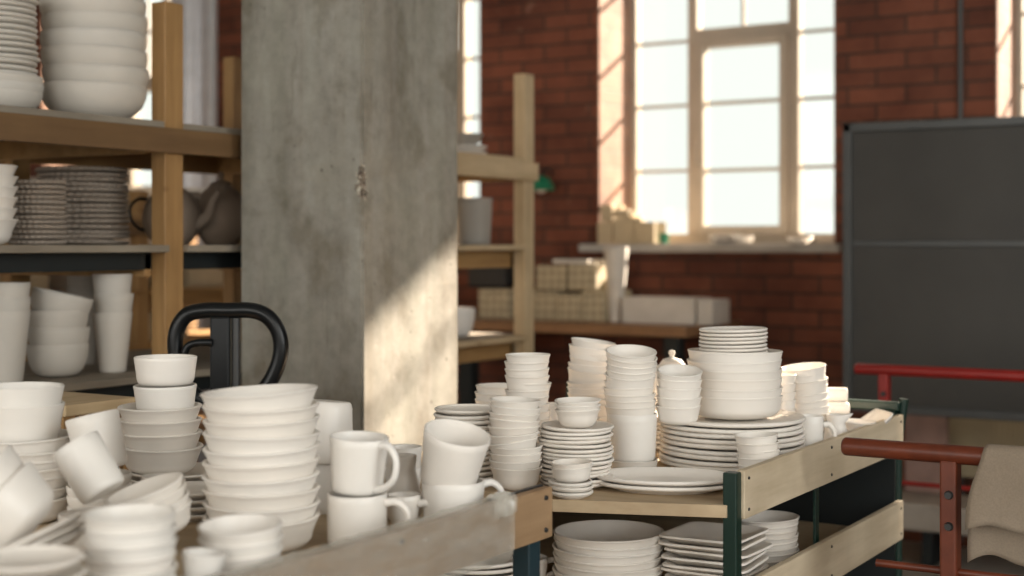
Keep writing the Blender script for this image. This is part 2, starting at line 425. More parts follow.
# ------------------------------------------------------------------ windows
def window(n, a, b, cols, fine=False):
    """cols in metres between a and b: side light, casement, side light"""
    w = empty('window_%d' % n, (0, 0, 0)); tag(w, kind='structure')
    y0, y1 = YF - .075, YF - .01
    s = dist((a+b)/2, y0)
    m1, m2 = cols
    z_t = EYE + 1.053                      # transom
    bmf = bmesh.new()
    box(bmf, a, a + .035, y0, y1, SILL, HEAD, .004); box(bmf, b - .035, b, y0, y1, SILL, HEAD, .004)
    box(bmf, a + .0345, b - .0345, y0 + .001, y1, SILL, SILL + .055, .004); box(bmf, a + .0345, b - .0345, y0 + .001, y1, HEAD - .04, HEAD, .004)
    for c in (m1, m2): box(bmf, c - .026, c + .026, y0 - .006, y1, SILL + .0545, HEAD - .0395, .004)
    box(bmf, m1 + .0255, m2 - .0255, y0 - .004, y1, z_t - .026, z_t + .03, .004)
    finish('window_frame', bmf, M['frame'], w)
    bs = bmesh.new()                      # casement
    c0, c1 = m1 + .022, m2 - .022; zs0, zs1 = SILL + .05, z_t - .024
    for q in ((c0, c0 + .045, zs0, zs1), (c1 - .045, c1, zs0, zs1), (c0 + .0445, c1 - .0445, zs0, zs0 + .045), (c0 + .0445, c1 - .0445, zs1 - .045, zs1)):
        box(bs, q[0], q[1], y0 - .025, y1 - .01, q[2], q[3], .005)
    sash = finish('sash', bs, M['frame'], w)
    bb = bmesh.new()
    for z in (.371, .707): box(bb, c0 + .044, c1 - .044, y0, y0 + .02, SILL + z - .009, SILL + z + .009)
    finish('glazing_bar', bb, M['frame'], sash)
    bh = bmesh.new(); tube(bh, [(c0 + .02, y0 - .03, SILL + .40), (c0 + .02, y0 - .055, SILL + .40), (c0 + .02, y0 - .055, SILL + .52)], .008, 10)
    finish('handle', bh, M['frame'], sash, True)
    bb = bmesh.new()
    for (u0, u1) in ((a + .03, m1 - .02), (m2 + .02, b - .03)):
        for z in (.376, .706, 1.03, 1.36, 1.68): box(bb, u0, u1, y0 + .01, y0 + .028, SILL + z - .008, SILL + z + .008)
    box(bb, (m1+m2)/2 - .008, (m1+m2)/2 + .008, y0 + .01, y0 + .028, z_t, HEAD - .03)
    box(bb, m1, m2, y0 + .01, y0 + .028, z_t + .31, z_t + .326)
    finish('glazing_bars', bb, M['frame'], w)
    bg = bmesh.new(); box(bg, a + .01, b - .01, YF - .045, YF - .041, SILL + .01, HEAD - .01)
    finish('pane', bg, M['glass'], w)
    bl = bmesh.new()
    pr = .11 if n == 3 else .05
    box(bl, a - .0 - (.05 if n == 3 else 0), b + (.05 if n == 3 else 0), YW - pr, YW + .0, SILL - .035, SILL + .005, .006)
    box(bl, a + .001, b - .001, YW - .001, YF - .01, SILL - .029, SILL + .005)
    finish('sill', bl, M['sill'], w)
yfr = YF - .07
x688, x794 = xplane(693, yfr), xplane(794, yfr)
window(1, *wins[0], (-6.95, -6.6)); window(2, *wins[1], (-4.85, -4.35)); window(3, *wins[2], (x688, x794)); window(4, *wins[3], (-1.0, -.42))

# ------------------------------------------------------------------ concrete pillar
cx1 = -2.14; cy0 = 2.80; cx0 = xplane(240, cy0); cy1 = yplane(459, cx1)
bm = bmesh.new(); box(bm, cx0, cx1, cy0, cy1, 0, TOP)
bmesh.ops.subdivide_edges(bm, edges=[e for e in bm.edges if abs((e.verts[0].co - e.verts[1].co).z) > 1], cuts=60)
es = [e for e in bm.edges if abs((e.verts[0].co-e.verts[1].co).z) > .01]
bmesh.ops.bevel(bm, geom=es, offset=.006, segments=2, affect='EDGES')
# broken bits along the arrises
chipz = [(EYE + .155, .03), (EYE - .02, .008), (EYE + .02, .006)]
for v in bm.verts:
    if abs(v.co.x - cx1) < .02 and abs(v.co.y - cy0) < .02:
        j = random.uniform(0, .0025)
        for z, d in chipz:
            if abs(v.co.z - z) < .035: j += d * .35
        v.co += Vector((-j, j, 0))
    elif v.co.x > cx1 - .02 and v.co.y > cy1 - .02: v.co += Vector((-random.uniform(0,.003), 0, 0))
tag(finish('concrete_column', bm, M['conc']), kind='structure')

# ------------------------------------------------------------------ wooden rack along x = -2.6
RX1, RX0 = -2.60, -3.175
def rack(name, x1, x0, posts, tiers, ptop, label, beamh=.062, mats=('pine', 'pinez', 'grime')):
    r = empty(name, (x1, posts[0], 0)); tag(r, label, 'shelving')
    loc = Matrix.Translation((-x1, -posts[0], 0))
    def part(nm, bm, m):
        bmesh.ops.transform(bm, matrix=loc, verts=bm.verts[:]); return finish(nm, bm, m, r)
    pw = .048
    for y in posts:
        for x, o in ((x1, 0), (x0, 0)):
            bm = bmesh.new(); box(bm, x - pw, x, y - .02, y + .045, 0, ptop, .003)
            part('post', bm, M['pinelitz' if y == posts[-1] and len(posts) > 3 else mats[1]])
    ya, yb = posts[0] - .02, posts[-1] + .04
    for t in tiers:
        for x in (x1, x0 + .0):
            bm = bmesh.new()
            if t < tiers[0] and len(posts) > 3:
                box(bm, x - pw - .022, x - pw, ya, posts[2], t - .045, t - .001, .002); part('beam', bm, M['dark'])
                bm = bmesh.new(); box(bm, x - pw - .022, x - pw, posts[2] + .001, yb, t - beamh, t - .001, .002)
            elif x == x1 and t < tiers[0]: box(bm, x - pw - .022, x - pw, ya, yb, t - beamh, t, .002)
            elif x == x1 and len(posts) > 3:
                box(bm, x + .0005, x + .022, ya, posts[2], t - beamh, t, .002); part('beam', bm, M['pineshade'])
                bm = bmesh.new(); box(bm, x + .0005, x + .022, posts[2] + .001, yb, t - beamh, t, .002); part('beam', bm, M['pinelit']); continue
            elif x == x1: box(bm, x + .0005, x + .022, ya, yb, t - beamh, t, .002)
            else: box(bm, x - pw - .022, x - pw, ya, yb, t - beamh, t, .002)
            part('beam', bm, M['pineshade'] if x == x1 and t == tiers[0] else M[mats[0]])
        for y in posts:
            bm = bmesh.new(); box(bm, x0 - pw, x1 - pw, y - .042, y - .02, t - beamh, t - .004, .002); part('cross_rail', bm, M[mats[0]])
        bm = bmesh.new(); box(bm, x0 - pw - .02, x1 - pw - .001, ya - .02, yb - .02, t, t + .018, .003); part('shelf_board', bm, M[mats[2]])
        ys = [y + .046 for y in posts[:-1]]
        for y, ye in zip(ys, posts[1:]):
            bm = bmesh.new(); box(bm, x1 - pw - .0015, x1 + (.018 if t < tiers[0] else .0), y, ye - .021, t, t + .018, .002); part('shelf_lip', bm, M['pinelit' if ye == posts[-1] and len(posts) > 3 else mats[2]])
    return r
ypost0 = yplane(165, RX1) + .02; ypost2 = yplane(525, RX1) + .02
bay = (ypost2 - ypost0) / 2
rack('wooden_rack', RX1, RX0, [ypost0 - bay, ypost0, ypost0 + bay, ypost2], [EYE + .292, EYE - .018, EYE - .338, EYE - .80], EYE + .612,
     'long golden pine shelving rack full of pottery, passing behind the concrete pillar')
T1, T2, T3 = .310, .0, -.320           # shelf surfaces over eye level

# ------------------------------------------------------------------ carts
def cart_far():
    S = -.4405
    x1 = -.927; ya, yb = 2.245, 3.19; x0 = -1.76
    r = empty('plate_cart', (x1, ya, 0)); tag(r, 'tall green steel cart with pale plywood side boards, loaded with white plates', 'cart')
    loc = Matrix.Translation((-x1, -ya, 0))
    def part(nm, bm, m, smooth=False):
        bmesh.ops.transform(bm, matrix=loc, verts=bm.verts[:]); return finish(nm, bm, m, r, smooth)
    p = .025
    for (x, y, zt) in ((x1, ya, EYE - .386), (x0, ya, EYE - .386), (x1 - .010, yb + .006, EYE - .356), (x0, yb, EYE - .352)):
        bm = bmesh.new(); box(bm, x - p, x, y, y + p, .10, zt, .002); part('corner_post', bm, M['green'])
    bm = bmesh.new(); box(bm, x1 - p, x1 - p + .006, ya + .45, ya + .47, EYE - .70, EYE - .44, .001); part('side_stay', bm, M['green'])
    # end handle: rail over the far end, its side piece flaring outwards
    bm = bmesh.new(); box(bm, x0, x1, yb + .0, yb + .02, EYE - .375, EYE - .355, .003); part('end_rail', bm, M['green'])
    bm = bmesh.new(); tube(bm, [(x1 - .012, yb + .034, .12), (x1 - .012, yb + .034, EYE - .46), (x1 + .003, yb + .034, EYE - .350)], .011, 12); part('end_handle', bm, M['green'], True)
    # shelves
    for zt, nm in ((EYE + S, 'upper'), (EYE - .645, 'lower')):
        bm = bmesh.new()
        A = W(726, 2.405); B = W(553, 2.462); Cc = W(330, 2.75)
        pts = [(A.x, A.y), (x1 - .012, ya + .03), (x1 - .012, yb), (x0, yb), (Cc.x, Cc.y), (B.x, B.y)]
        vs = [bm.verts.new((px, py, zt - .021)) for px, py in pts]; f = bm.faces.new(vs)
        g = bmesh.ops.extrude_face_region(bm, geom=[f]); bmesh.ops.translate(bm, verts=[v for v in g['geom'] if isinstance(v, bmesh.types.BMVert)], vec=(0,0,.021))
        part('shelf', bm, M['plyx'])
    # side boards with screws
    for z0, z1 in ((-.4665, -.383), (-.665, -.578)):
        bm = bmesh.new(); box(bm, x1 - .008, x1 + .006, ya + .022, yb + .02, EYE + z0, EYE + z1, .002); bd = part('side_board', bm, M['ply'])
        for y in (ya + .04, ya + .47, yb - .0):
            for z in (z0 + .015, z1 - .015):
                bm = bmesh.new(); mt = Matrix.Translation((x1 + .0065, y, EYE + z)) @ Matrix.Rotation(PI/2, 4, 'Y')
                bmesh.ops.create_cone(bm, cap_ends=True, segments=12, radius1=.0032, radius2=.0025, depth=.003, matrix=mt)
                bmesh.ops.transform(bm, matrix=loc, verts=bm.verts[:]); finish('screw', bm, M['steel'], bd)
    for z in (-.43,):
        bm = bmesh.new(); box(bm, x0, x1 - .008, yb + .002, yb + .006, EYE - .98, EYE - .40); part('end_panel', bm, M['dark'])
    bm = bmesh.new(); box(bm, x0 - .003, x0, ya, yb, EYE - .98, EYE - .46); part('side_panel', bm, M['dark'])
    bm = bmesh.new(); box(bm, x0, x1, ya, yb, EYE - 1.0, EYE - .98); part('bottom_shelf', bm, M['dark'])
    for x in (x1 - .012, x0 - .012):
        for y in (ya + .012, yb + .012):
            bm = bmesh.new(); mt = Matrix.Translation((x, y, .052)) @ Matrix.Rotation(PI/2, 4, 'X')
            bmesh.ops.create_cone(bm, cap_ends=True, segments=20, radius1=.05, radius2=.05, depth=.03, matrix=mt); part('caster', bm, M['black'], True)
cart_far()

NX1 = -1.095; NYB = 1.915
def cart_near():
    x1 = NX1; ya, yb = .62, NYB; x0 = -2.06
    r = empty('cup_cart', (x1, ya, 0)); tag(r, 'brown-boarded cart wrapped in clear film, loaded with cups, mugs and bowls', 'cart')
    loc = Matrix.Translation((-x1, -ya, 0))
    def part(nm, bm, m, smooth=False, par=None):
        bmesh.ops.transform(bm, matrix=loc, verts=bm.verts[:]); return finish(nm, bm, m, par or r, smooth)
    zt, zb = EYE - .3745, EYE - .452
    bm = bmesh.new(); box(bm, x1 - .016, x1, ya, yb, zb, zt, .002); bd = part('side_board', bm, M['board'])
    bm = bmesh.new(); box(bm, x1 - .024, x1 - .0165, yb - .15, yb, zt - .03, zt + .002, .001); part('top_angle', bm, M['steel'])
    for y in (yb - .022, yb - .40, ya + .05):
        for z in (zt - .014, zb + .014):
            bm = bmesh.new(); mt = Matrix.Translation((x1 + .0015, y, z)) @ Matrix.Rotation(PI/2, 4, 'Y')
            bmesh.ops.create_cone(bm, cap_ends=True, segments=14, radius1=.0042, radius2=.003, depth=.004, matrix=mt); part('bolt', bm, M['steel'], par=bd)
    for x in (x1 - .016, x0 + .03):
        for y in (yb - .045, ya + .02):
            bm = bmesh.new(); box(bm, x - .03, x, y, y + .035, .10, (zb + .04), .002); part('corner_post', bm, M['blue'])
            bm = bmesh.new(); mt = Matrix.Translation((x - .015, y + .018, .052)) @ Matrix.Rotation(PI/2, 4, 'X')
            bmesh.ops.create_cone(bm, cap_ends=True, segments=20, radius1=.05, radius2=.05, depth=.03, matrix=mt); part('caster', bm, M['black'], True)
    bm = bmesh.new(); box(bm, x0, x1 - .017, ya, yb - .005, EYE - .446, EYE - .425, .002); part('shelf', bm, M['plyx'])
    bm = bmesh.new(); box(bm, x0, x1 - .017, ya, yb - .005, EYE - .86, EYE - .84, .002); part('shelf', bm, M['plyx'])
    bm = bmesh.new(); box(bm, x0 - .016, x0, ya, yb, zb, zt, .002); part('side_board', bm, M['board'])
    # cling film wrapped round the board, wrinkled, its end bunched up
    bm = bmesh.new(); prev = None
    yend = yb - .125
    n = 70
    for i in range(n + 1):
        y = ya + (yend - ya) * i / n
        e = max(0, (i / n - .93) / .07)
        w = lambda k: (math.sin(y*95 + k*2.1) * .0012 + math.sin(y*41 + k*3.7) * .0016)
        d = .003 + e * .002
        prof = [(x1 - .024, zt - .05), (x1 - .021 , zt + .003 + abs(w(1))), (x1 - .008, zt + .0055 + abs(w(2)) + e*.006*random.random()), (x1 + d, zt + .003 + w(3) + e*.004*random.random()),
                (x1 + d + .001 + abs(w(4)), zt - .02), (x1 + d + abs(w(5)), zt - .045), (x1 + d + abs(w(6)), zb + .006),
                (x1 + d + w(7), zb - .006 + w(1)), (x1 - .004, zb - .014 + w(2)*1.6)]
        ring = [bm.verts.new((a, y, z)) for a, z in prof]
        if prev:
            for k in range(len(ring)-1): bm.faces.new((prev[k], prev[k+1], ring[k+1], ring[k]))
        prev = ring
    part('plastic_film', bm, M['film'], True)
    # crumpled end of the film, bunched over the top edge
    bm = bmesh.new(); rows = []
    for i in range(26):
        y = yend - .055 + i * .0026; row = []
        for k in range(12):
            a = -1.1 + 3.4 * k / 11; rr = .0105 + random.uniform(-.0035, .0055) * math.sin(PI * i / 25)
            row.append(bm.verts.new((x1 - .006 + math.sin(a) * rr * 1.15, y + random.uniform(-.001, .001), zt - .002 + math.cos(a) * rr - (.012 if k > 9 else 0))))
        rows.append(row)
    for A, B in zip(rows, rows[1:]):
        for k in range(11): bm.faces.new((A[k], A[k+1], B[k+1], B[k]))
    part('film_bunch', bm, M['film'])
cart_near()

# ------------------------------------------------------------------ dishes on the far cart
S = -.4405
def R_(wpx, Y): return wpx / 2 / F * Y
def saucer_mesh(R, h=.016, well=.6, m='white', t=.0042, **kw): return lathe_mesh('plate', p_plate(R, h, t, well), M[m], **kw)
def bowl_mesh(R, H, b=.45, style='round', m='white', lip=0, t=.004, **kw): return lathe_mesh('bowl', p_bowl(R, H, b, style, t, lip), M[m], **kw)
def nest_mesh(R, H, pitch, b=.5, s=.3, m='white', p=2.2, **kw): return lathe_mesh('bowl', p_nest(R, H, pitch, b, s, p), M[m], **kw)
def cyl_mesh(nm, R, H, b=.9, m='white', t=.004, rd=.12, **kw): return lathe_mesh(nm, p_cyl(R, H, b, t, rd), M[m], **kw)

# F1
Y = 2.66; n = 14; pt = (ztop(406, Y) - S - .016) / (n - 1)
stack('plate', saucer_mesh(R_(68, Y), .014, t=.0062), n, 467, Y, S, pt, 'flat white side plate', 'in the plate stack beside the pillar', drift=.003, jit=.6)
# F2 leaning little bowls
Y = 2.57; mb = nest_mesh(R_(53, Y), .042, .0125, .38, .34, p=1.12); mb2 = nest_mesh(R_(52, Y), .034, .0125, .45, .40, p=1.5)
stack('bowl', mb, 4, 516, Y, S, .0125, 'white pointed bowl', 'of the lower bowls above the film-wrapped corner', jit=1)
z = S + .0125*3 + .018
stack('bowl', mb2, 3, 515, Y, z, .0125, 'tilted white bowl', 'of the crooked middle bowls above the wrapped corner', roll=-7, jit=1.5, curve=3)
stack('bowl', mb2, 4, 513, Y, z + .038, .0115, 'small white bowl', 'of the upper bowls above the wrapped corner', roll=3, jit=1)
# F3
Y = 2.78; mb = nest_mesh(R_(45, Y), .036, .0135, .55, .26); n = 15; pt = (ztop(354, Y) - S - .036) / (n - 1)
stack('bowl', mb, n, 528, Y, S, pt, 'small white bowl', 'in the tall thin stack next to the rack', drift=.0025, jit=1.4, roll=-.5)
# F4
Y = 2.97; mb = nest_mesh(R_(44, Y), .036, .0135, .55, .26); n = 9; pt = (ztop(385, Y) - S - .036) / (n - 1)
stack('bowl', mb, n, 497, Y, S, pt, 'small white bowl', 'in the low stack peeping over the side plates', drift=.002)
# F5 side plates with three bowls
Y = 2.60; n = 14; pt = (ztop(423, Y) - S - .015) / (n - 1)
stack('plate', saucer_mesh(R_(73, Y), .013, t=.0056), n, 576, Y, S, pt, 'flat white side plate', 'in the plate stack under three small bowls', drift=.004, jit=1.0)
zb = ztop(423, Y) - .008
stack('bowl', nest_mesh(R_(46, Y), .034, .0085, .42, .5, p=1.6), 3, 578, Y + .0, zb, .0085, 'small round white bowl', 'of three on the side plates', jit=1.5)
# F6
Y = 2.485
stack('plate', saucer_mesh(R_(45, Y), .013, t=.005), 3, 571, Y, S, .0085, 'small white saucer', 'of three saucers at the shelf edge')
stack('bowl', nest_mesh(R_(42, Y), .026, .008, .62, .3), 2, 572, Y, S + .0285, .008, 'little white dish', 'on the saucers at the shelf edge', roll=-2, jit=.6)
# F7
Y = 3.0; mb = nest_mesh(R_(45, Y), .045, .0125, .5, .3)
stack('bowl', mb, 10, 592, Y, S, .0122, 'white bowl', 'in the lower half of the bent stack behind', roll=-2, drift=.003, jit=1.5)
stack('bowl', mb, 6, 587, Y, S + .132, .0125, 'white bowl', 'in the tipped upper half of the bent stack', roll=7, pitch_t=0, drift=.003, jit=1.4)
# F8
Y = 2.76; R = R_(51, Y)
stack('bowl', nest_mesh(R, .026, .012, .8, .2), 1, 632.5, Y, S, 0, 'shallow white dish', 'at the very foot of the tallest stack', jit=0)
stack('cup', lathe_mesh('cup', p_cyl(R * .985, .090, .93, .004, .2), M['white2']), 1, 632, Y, S + .0235, 0, 'tall plain white cup', 'carrying the bowls of the tallest stack', jit=0)
mb = nest_mesh(R, .042, .0125, .55, .24); z = S + .0865
stack('bowl', mb, 5, 631, Y, z, .0125, 'white bowl', 'in the middle part of the tallest stack', roll=-1, drift=.002, curve=-.3)
z += 5 * .0125 + .001
stack('bowl', mb, 5, 630, Y, z, .0115, 'white bowl', 'crowning the tallest stack', roll=1, pitch_t=10, drift=.0015, curve=.3, jit=.8)
# F10 big plates
YD = 2.84; n = 9; RD = R_(144, YD); pt = (ztop(413, YD) - S - .020) / (n - 1)
stack('plate', saucer_mesh(RD, .016, .66, t=.0088, seg=80), n, 731, YD, S, pt, 'large white dinner plate', 'in the wide stack carrying the bowls', 'plate', drift=.003, jit=.5)
zd = ztop(413, YD) - .012
# F9 bowls on them
Y = 2.77; n = 4; H = .037; pt = (ztop(369, Y) - zd - H) / n; mb = nest_mesh(R_(45, Y), H, pt, .5, .2, m='white2')
stack('bowl', mb, n, 678, Y, zd, pt, 'small round white bowl', 'on the edge of the dinner plates', roll=1, pitch_t=2, jit=1.2, drift=.0015)
stack('bowl', mb, 1, 679, Y, zd + pt * n - .001, pt, 'small round white bowl', 'tipped on the small bowls by the dinner plate edge', roll=1, pitch_t=11, jit=0)
# F11
Y = 2.87; zt = ztop(350, Y); R = R_(94, Y); H = .046; n = 6; pt = (zt - zd - H) / (n - 1)
stack('bowl', nest_mesh(R, H, pt, .5, .2, p=2.0, seg=80), n, 735, Y, zd, pt, 'wide white bowl', 'in the central stack on the dinner plates', drift=.002, jit=1.0)
# F12
n = 7; R = R_(68, Y); z0 = zt - .012; pt = (ztop(328, Y) - z0 - .0105) / (n - 1)
for i, o in enumerate(stack('plate', saucer_mesh(R, .0105, .7, t=.0056), n, 733.5, Y, z0, pt, 'small white plate', 'on top of the wide bowls', roll=-1.2, drift=.001, jit=.3)): pass
# board of the seam: F13
Y = 2.63; mb = nest_mesh(R_(43, Y), .024, .0135, .6, .22, p=2.6); n = 6; pt = .0135
stack('bowl', mb, n, 759, Y, S, pt - .0002, 'little flared white dish', 'in the stack beside the plywood board corner', drift=.002, roll=-3)
# F14 oval platters
Y = 2.565; R = R_(142, Y)
me = lathe_mesh('platter', p_plate(R, .017, .007, .70), M['white2'], seg=80, sy=.66)
for i, (z, l) in enumerate(((0, 'lower'), (.0105, 'upper'))):
    o = bpy.data.objects.new('platter', me); C.objects.link(o); place(o, W(664, Y, S + z), orient(0, 0, -10 + 1.5*i))
    tag(o, 'large oval white platter, the %s of two at the shelf edge' % l, 'platter', 'oval platters')
# F15
Y = 3.05; mb = nest_mesh(R_(46, Y), .042, .014, .6, .2); n = 11
stack('bowl', mb, n, 810, Y, S, .0140, 'white bowl', 'in the leaning stack behind the tall mug', roll=-4, pitch_t=2, drift=.002, jit=1, curve=-.3)
# F16
Y = 2.98; mb = nest_mesh(R_(27, Y), .030, .013, .6, .22); n = 9; pt = (ztop(374, Y) - S - .03) / (n - 1)
stack('bowl', mb, n, 783, Y, S, pt, 'tiny white ramekin', 'in the narrow stack behind the wide bowls', drift=.0015)

def handle_bm(R, z0, z1, out, r=.0055, seg=12, R0=None):
    bm = bmesh.new()
    R0 = R if R0 is None else R0; dR = R - R0
    pts = [(R + .0005, 0, z1), (R + out*.55, 0, z1 + .001), (R + out, 0, z1 - (z1-z0)*.25), (R + out*.93, 0, z0 + (z1-z0)*.35), (R0 + out*.5, 0, z0 + .006), (R0 - .001, 0, z0)]
    sp = smooth_path(pts, 6)
    tube(bm, sp, [r * (1.15 - .3*math.sin(PI*i/(len(sp)-1))) for i in range(len(sp))], seg)
    return bm
_mug = {}
def mug(px, Y, z, R, H, label, hyaw=0, roll=0, tilt=0, b=.93, m='white2', out=.028, hz=(.22, .82), name='mug', style='cyl', group=None, hr=.0055):
    key = (round(R, 4), round(H, 4), m, b, style)
    if key not in _mug:
        _mug[key] = (cyl_mesh('mug', R, H, b, m, .0035, .25) if style == 'cyl' else lathe_mesh('mug', p_bowl(R, H, .55, 'deep', .0035), M[m]))
    o = bpy.data.objects.new(name, _mug[key]); C.objects.link(o)
    Rz = lambda k: R * (b + (1-b)*k)
    h = finish('handle', handle_bm(Rz(hz[1]), H*hz[0], H*hz[1], out, hr, R0=Rz(hz[0])), M[m], o, True)
    place(o, W(px, Y, z), orient(roll, tilt, hyaw)); tag(o, label, name, group); return o
# F17
mug(810, 2.85, S, .0262, .098, 'tall narrow white mug standing against the plywood board', hyaw=-5, out=.022, b=.98)
mug(806, 2.85 + .085, S, .025, .07, 'short white mug tucked behind the tall narrow mug', hyaw=60, out=.02, b=.98)
# cream jug
def jug(px, Y, z, R, H, label, yaw=0, m='white2', name='jug'):
    bm = bmesh.new()
    prof = [(0,0),(R*.7,0),(R*.85,.003),(R*1.0,H*.2),(R*.98,H*.38),(R*.72,H*.66),(R*.60,H*.80),(R*.70,H*.97),(R*.67,H),(R*.6,H*.97),(R*.54,H*.80),(R*.66,H*.62),(R*.9,H*.36),(R*.9,H*.2),(R*.7,.006),(0,.005)]
    lathe(bm, prof, 40)
    for v in bm.verts:                      # pouring lip
        a = math.atan2(v.co.y, v.co.x)
        if v.co.z > H*.78:
            k = max(0, math.cos(a - PI)) ** 6 * (v.co.z/H - .78) / .22
            v.co.x -= k * R * .55; v.co.z += k * H * .05
    me = bpy.data.meshes.new('jug'); bmesh.ops.recalc_face_normals(bm, faces=bm.faces); bm.to_mesh(me); bm.free(); me.materials.append(M[m])
    me.polygons.foreach_set('use_smooth', [True]*len(me.polygons))
    o = bpy.data.objects.new(name, me); C.objects.link(o)
    finish('handle', handle_bm(R*.72, H*.25, H*.85, R*.75, .0042), M[m], o, True)
    place(o, W(px, Y, z), orient(0, 0, yaw)); tag(o, label, name); return o
jug(836, 2.99, S, .030, .085, 'pot-bellied white cream jug near the end of the plywood board', 150)
# sunlit straight cups lying on a heap
Y = 3.14
cm = cyl_mesh('cup', .0165, .080, .95, 'white', t=.003, rd=.3)
for row, (zc, nn) in enumerate(((S + .017, 2), (S + .048, 2), (S + .079, 1), (S + .110, 1))):
    for j in range(nn):
        o = bpy.data.objects.new('cup', cm); C.objects.link(o)
        a = orient(0, 0, (4, -3, 5, -4)[row]) @ Matrix.Rotation(-PI/2, 3, 'Y')
        place(o, W((850, 848, 848, 847)[row] - 2*j, Y + .036*j, zc), a)
        tag(o, 'white straight cup lying in the sunlit heap, %s' % [['lowest one, near side', 'lowest one, far side'], ['second row up, near side', 'second row up, far side'], ['next to topmost'], ['topmost']][row][j], 'cup', 'cups lying in the sunlit heap')
# F19
Y = 3.07; mb = bowl_mesh(R_(38, Y), .030, .6, 'cone')
stack('bowl', mb, 3, 856, Y, S, .0150, 'shallow grey-white dish', 'of three beside the cart end', roll=2)
o = stack('bowl', bowl_mesh(.02, .028, .6, 'round'), 1, 862, 3.17, S + .0, .01, 'tiny white pinch bowl', 'standing behind the shallow dishes near the green rail')
# leaning square tiles / trays
def square_mesh(R, h, t, m='white'):
    bm = bmesh.new(); prof = [(0,0),(R*.72,0),(R*.9,h*.55),(R,h-t*.5),(R-.001,h),(R-.006,h),(R*.88,h*.55+t*.8),(R*.7,t),(0,t)]
    lathe(bm, prof, 64, square=9); bmesh.ops.recalc_face_normals(bm, faces=bm.faces)
    me = bpy.data.meshes.new('square_plate'); bm.to_mesh(me); bm.free(); me.materials.append(M[m])
    me.polygons.foreach_set('use_smooth', [True]*len(me.polygons)); me.set_sharp_from_angle(angle=math.radians(50)); return me
sq = square_mesh(.033, .012, .005)
for j, (px, Yq, rl, l) in enumerate(((879, 3.13, -38, 'leaning on the end of the plywood board'), (874, 3.19, -30, 'leaning behind the first one by the board end'))):
    o = bpy.data.objects.new('square_plate', sq); C.objects.link(o); place(o, W(px, Yq, -.395 - .003*j), orient(rl, 10, 10))
    tag(o, 'small square white dish %s' % l, 'plate')
# teapot behind
def teapot(px, Y, z, R, H, label, yaw, m='white2', hmat=None, hr=.006, name='teapot', lid=True):
    bm = bmesh.new()
    prof = [(0,0),(R*.55,0),(R*.6,.003),(R*.88,H*.2),(R,H*.45),(R*.92,H*.68),(R*.66,H*.88),(R*.45,H*.95),(R*.44,H*.965),(R*.40,H*.95),(R*.8,H*.65),(R*.9,H*.45),(R*.8,H*.2),(R*.5,.008),(0,.006)]
    lathe(bm, prof, 48)
    me = bpy.data.meshes.new('teapot'); bmesh.ops.recalc_face_normals(bm, faces=bm.faces); bm.to_mesh(me); bm.free(); me.materials.append(M[m])
    me.polygons.foreach_set('use_smooth', [True]*len(me.polygons))
    o = bpy.data.objects.new(name, me); C.objects.link(o)
    bm = bmesh.new(); sp = smooth_path([(-R*.85,0,H*.35),(-R*1.25,0,H*.5),(-R*1.45,0,H*.78),(-R*1.65,0,H*.92)], 5)
    tube(bm, sp, [R*.24*(1-.55*i/(len(sp)-1)) for i in range(len(sp))], 14); finish('spout', bm, M[m], o, True)
    finish('handle', handle_bm(R*.86, H*.25, H*.78, R*.62, hr), M[hmat or m], o, True)
    if lid:
        bm = bmesh.new(); lathe(bm, [(0,H*.93),(R*.46,H*.93),(R*.47,H*.955),(R*.35,H*1.03),(R*.10,H*1.07),(R*.09,H*1.10),(R*.14,H*1.15),(R*.11,H*1.2),(0,H*1.215)], 32)
        finish('lid', bm, M[m], o, True)
    place(o, W(px, Y, z), orient(0, 0, yaw)); tag(o, label, name); return o
Y = 3.06
stack('plate', saucer_mesh(.062, .014), 7, 671, Y, S, .0105, 'white saucer', 'in the saucer stack under the white teapot')
teapot(672, Y, S + .079, .056, .112, 'white lidded teapot on saucers, behind the small bowls', 20)
jug(556, 2.97, S, .034, .11, 'white jug half hidden behind the small bowls on side plates', 200)

# lower shelf of the far cart
L = -.645
Y = 2.66; mb = nest_mesh(R_(111, Y), .042, .0165, .6, .34, p=1.9, seg=80); n = 6; pt = (ztop(531, Y) - L - .04) / (n - 1)
stack('bowl', mb, n, 608, Y, L, pt, 'wide shallow white bowl', 'in the stack below the oval platters', drift=.002, jit=.5)
sq = square_mesh(.0815, .015, .0072); n = 9
stack('square_plate', sq, n, 716, 2.622, L, .0128, 'square white plate', 'in the crooked stack on the lower shelf', 'plate', yaw=-math.degrees(TH), jyaw=5, drift=.006, jit=1.3)
Y = 2.80; mb = nest_mesh(R_(69, Y), .036, .013, .6, .28); n = 8; pt = (ztop(516, Y) - L - .036) / (n - 1)
stack('bowl', mb, n, 765, Y, L, pt, 'round white bowl', 'in the stack behind the square plates', drift=.002, jit=1, roll=-2)
stack('plate', saucer_mesh(.10, .016, t=.0075), 4, 478, 2.74, L, .0115, 'large white plate', 'in the low stack seen under the wrapped board')
mug(529, 2.70, L, .036, .052, 'low white mug on the lower shelf beside the blue cart post', hyaw=20, b=.9)

# ------------------------------------------------------------------ dishes on the near cart
K = -.425
# N1
Y = 2.0; R = R_(116, Y); H = .046; pt = .0195; n = round((ztop(391, Y) - K - H) / pt) + 1
mb = nest_mesh(R, H, pt, .55, .40, p=1.9, seg=80)
stack('bowl', mb, n - 1, 262, Y, K, pt, 'flared white bowl', 'in the big stack by the mugs', roll=-.5, drift=.002, jit=1.3)
stack('bowl', mb, 1, 261, Y, K + pt*(n-1), pt, 'tilted flared white bowl', 'topping the big stack by the mugs', roll=-3, jit=.2)
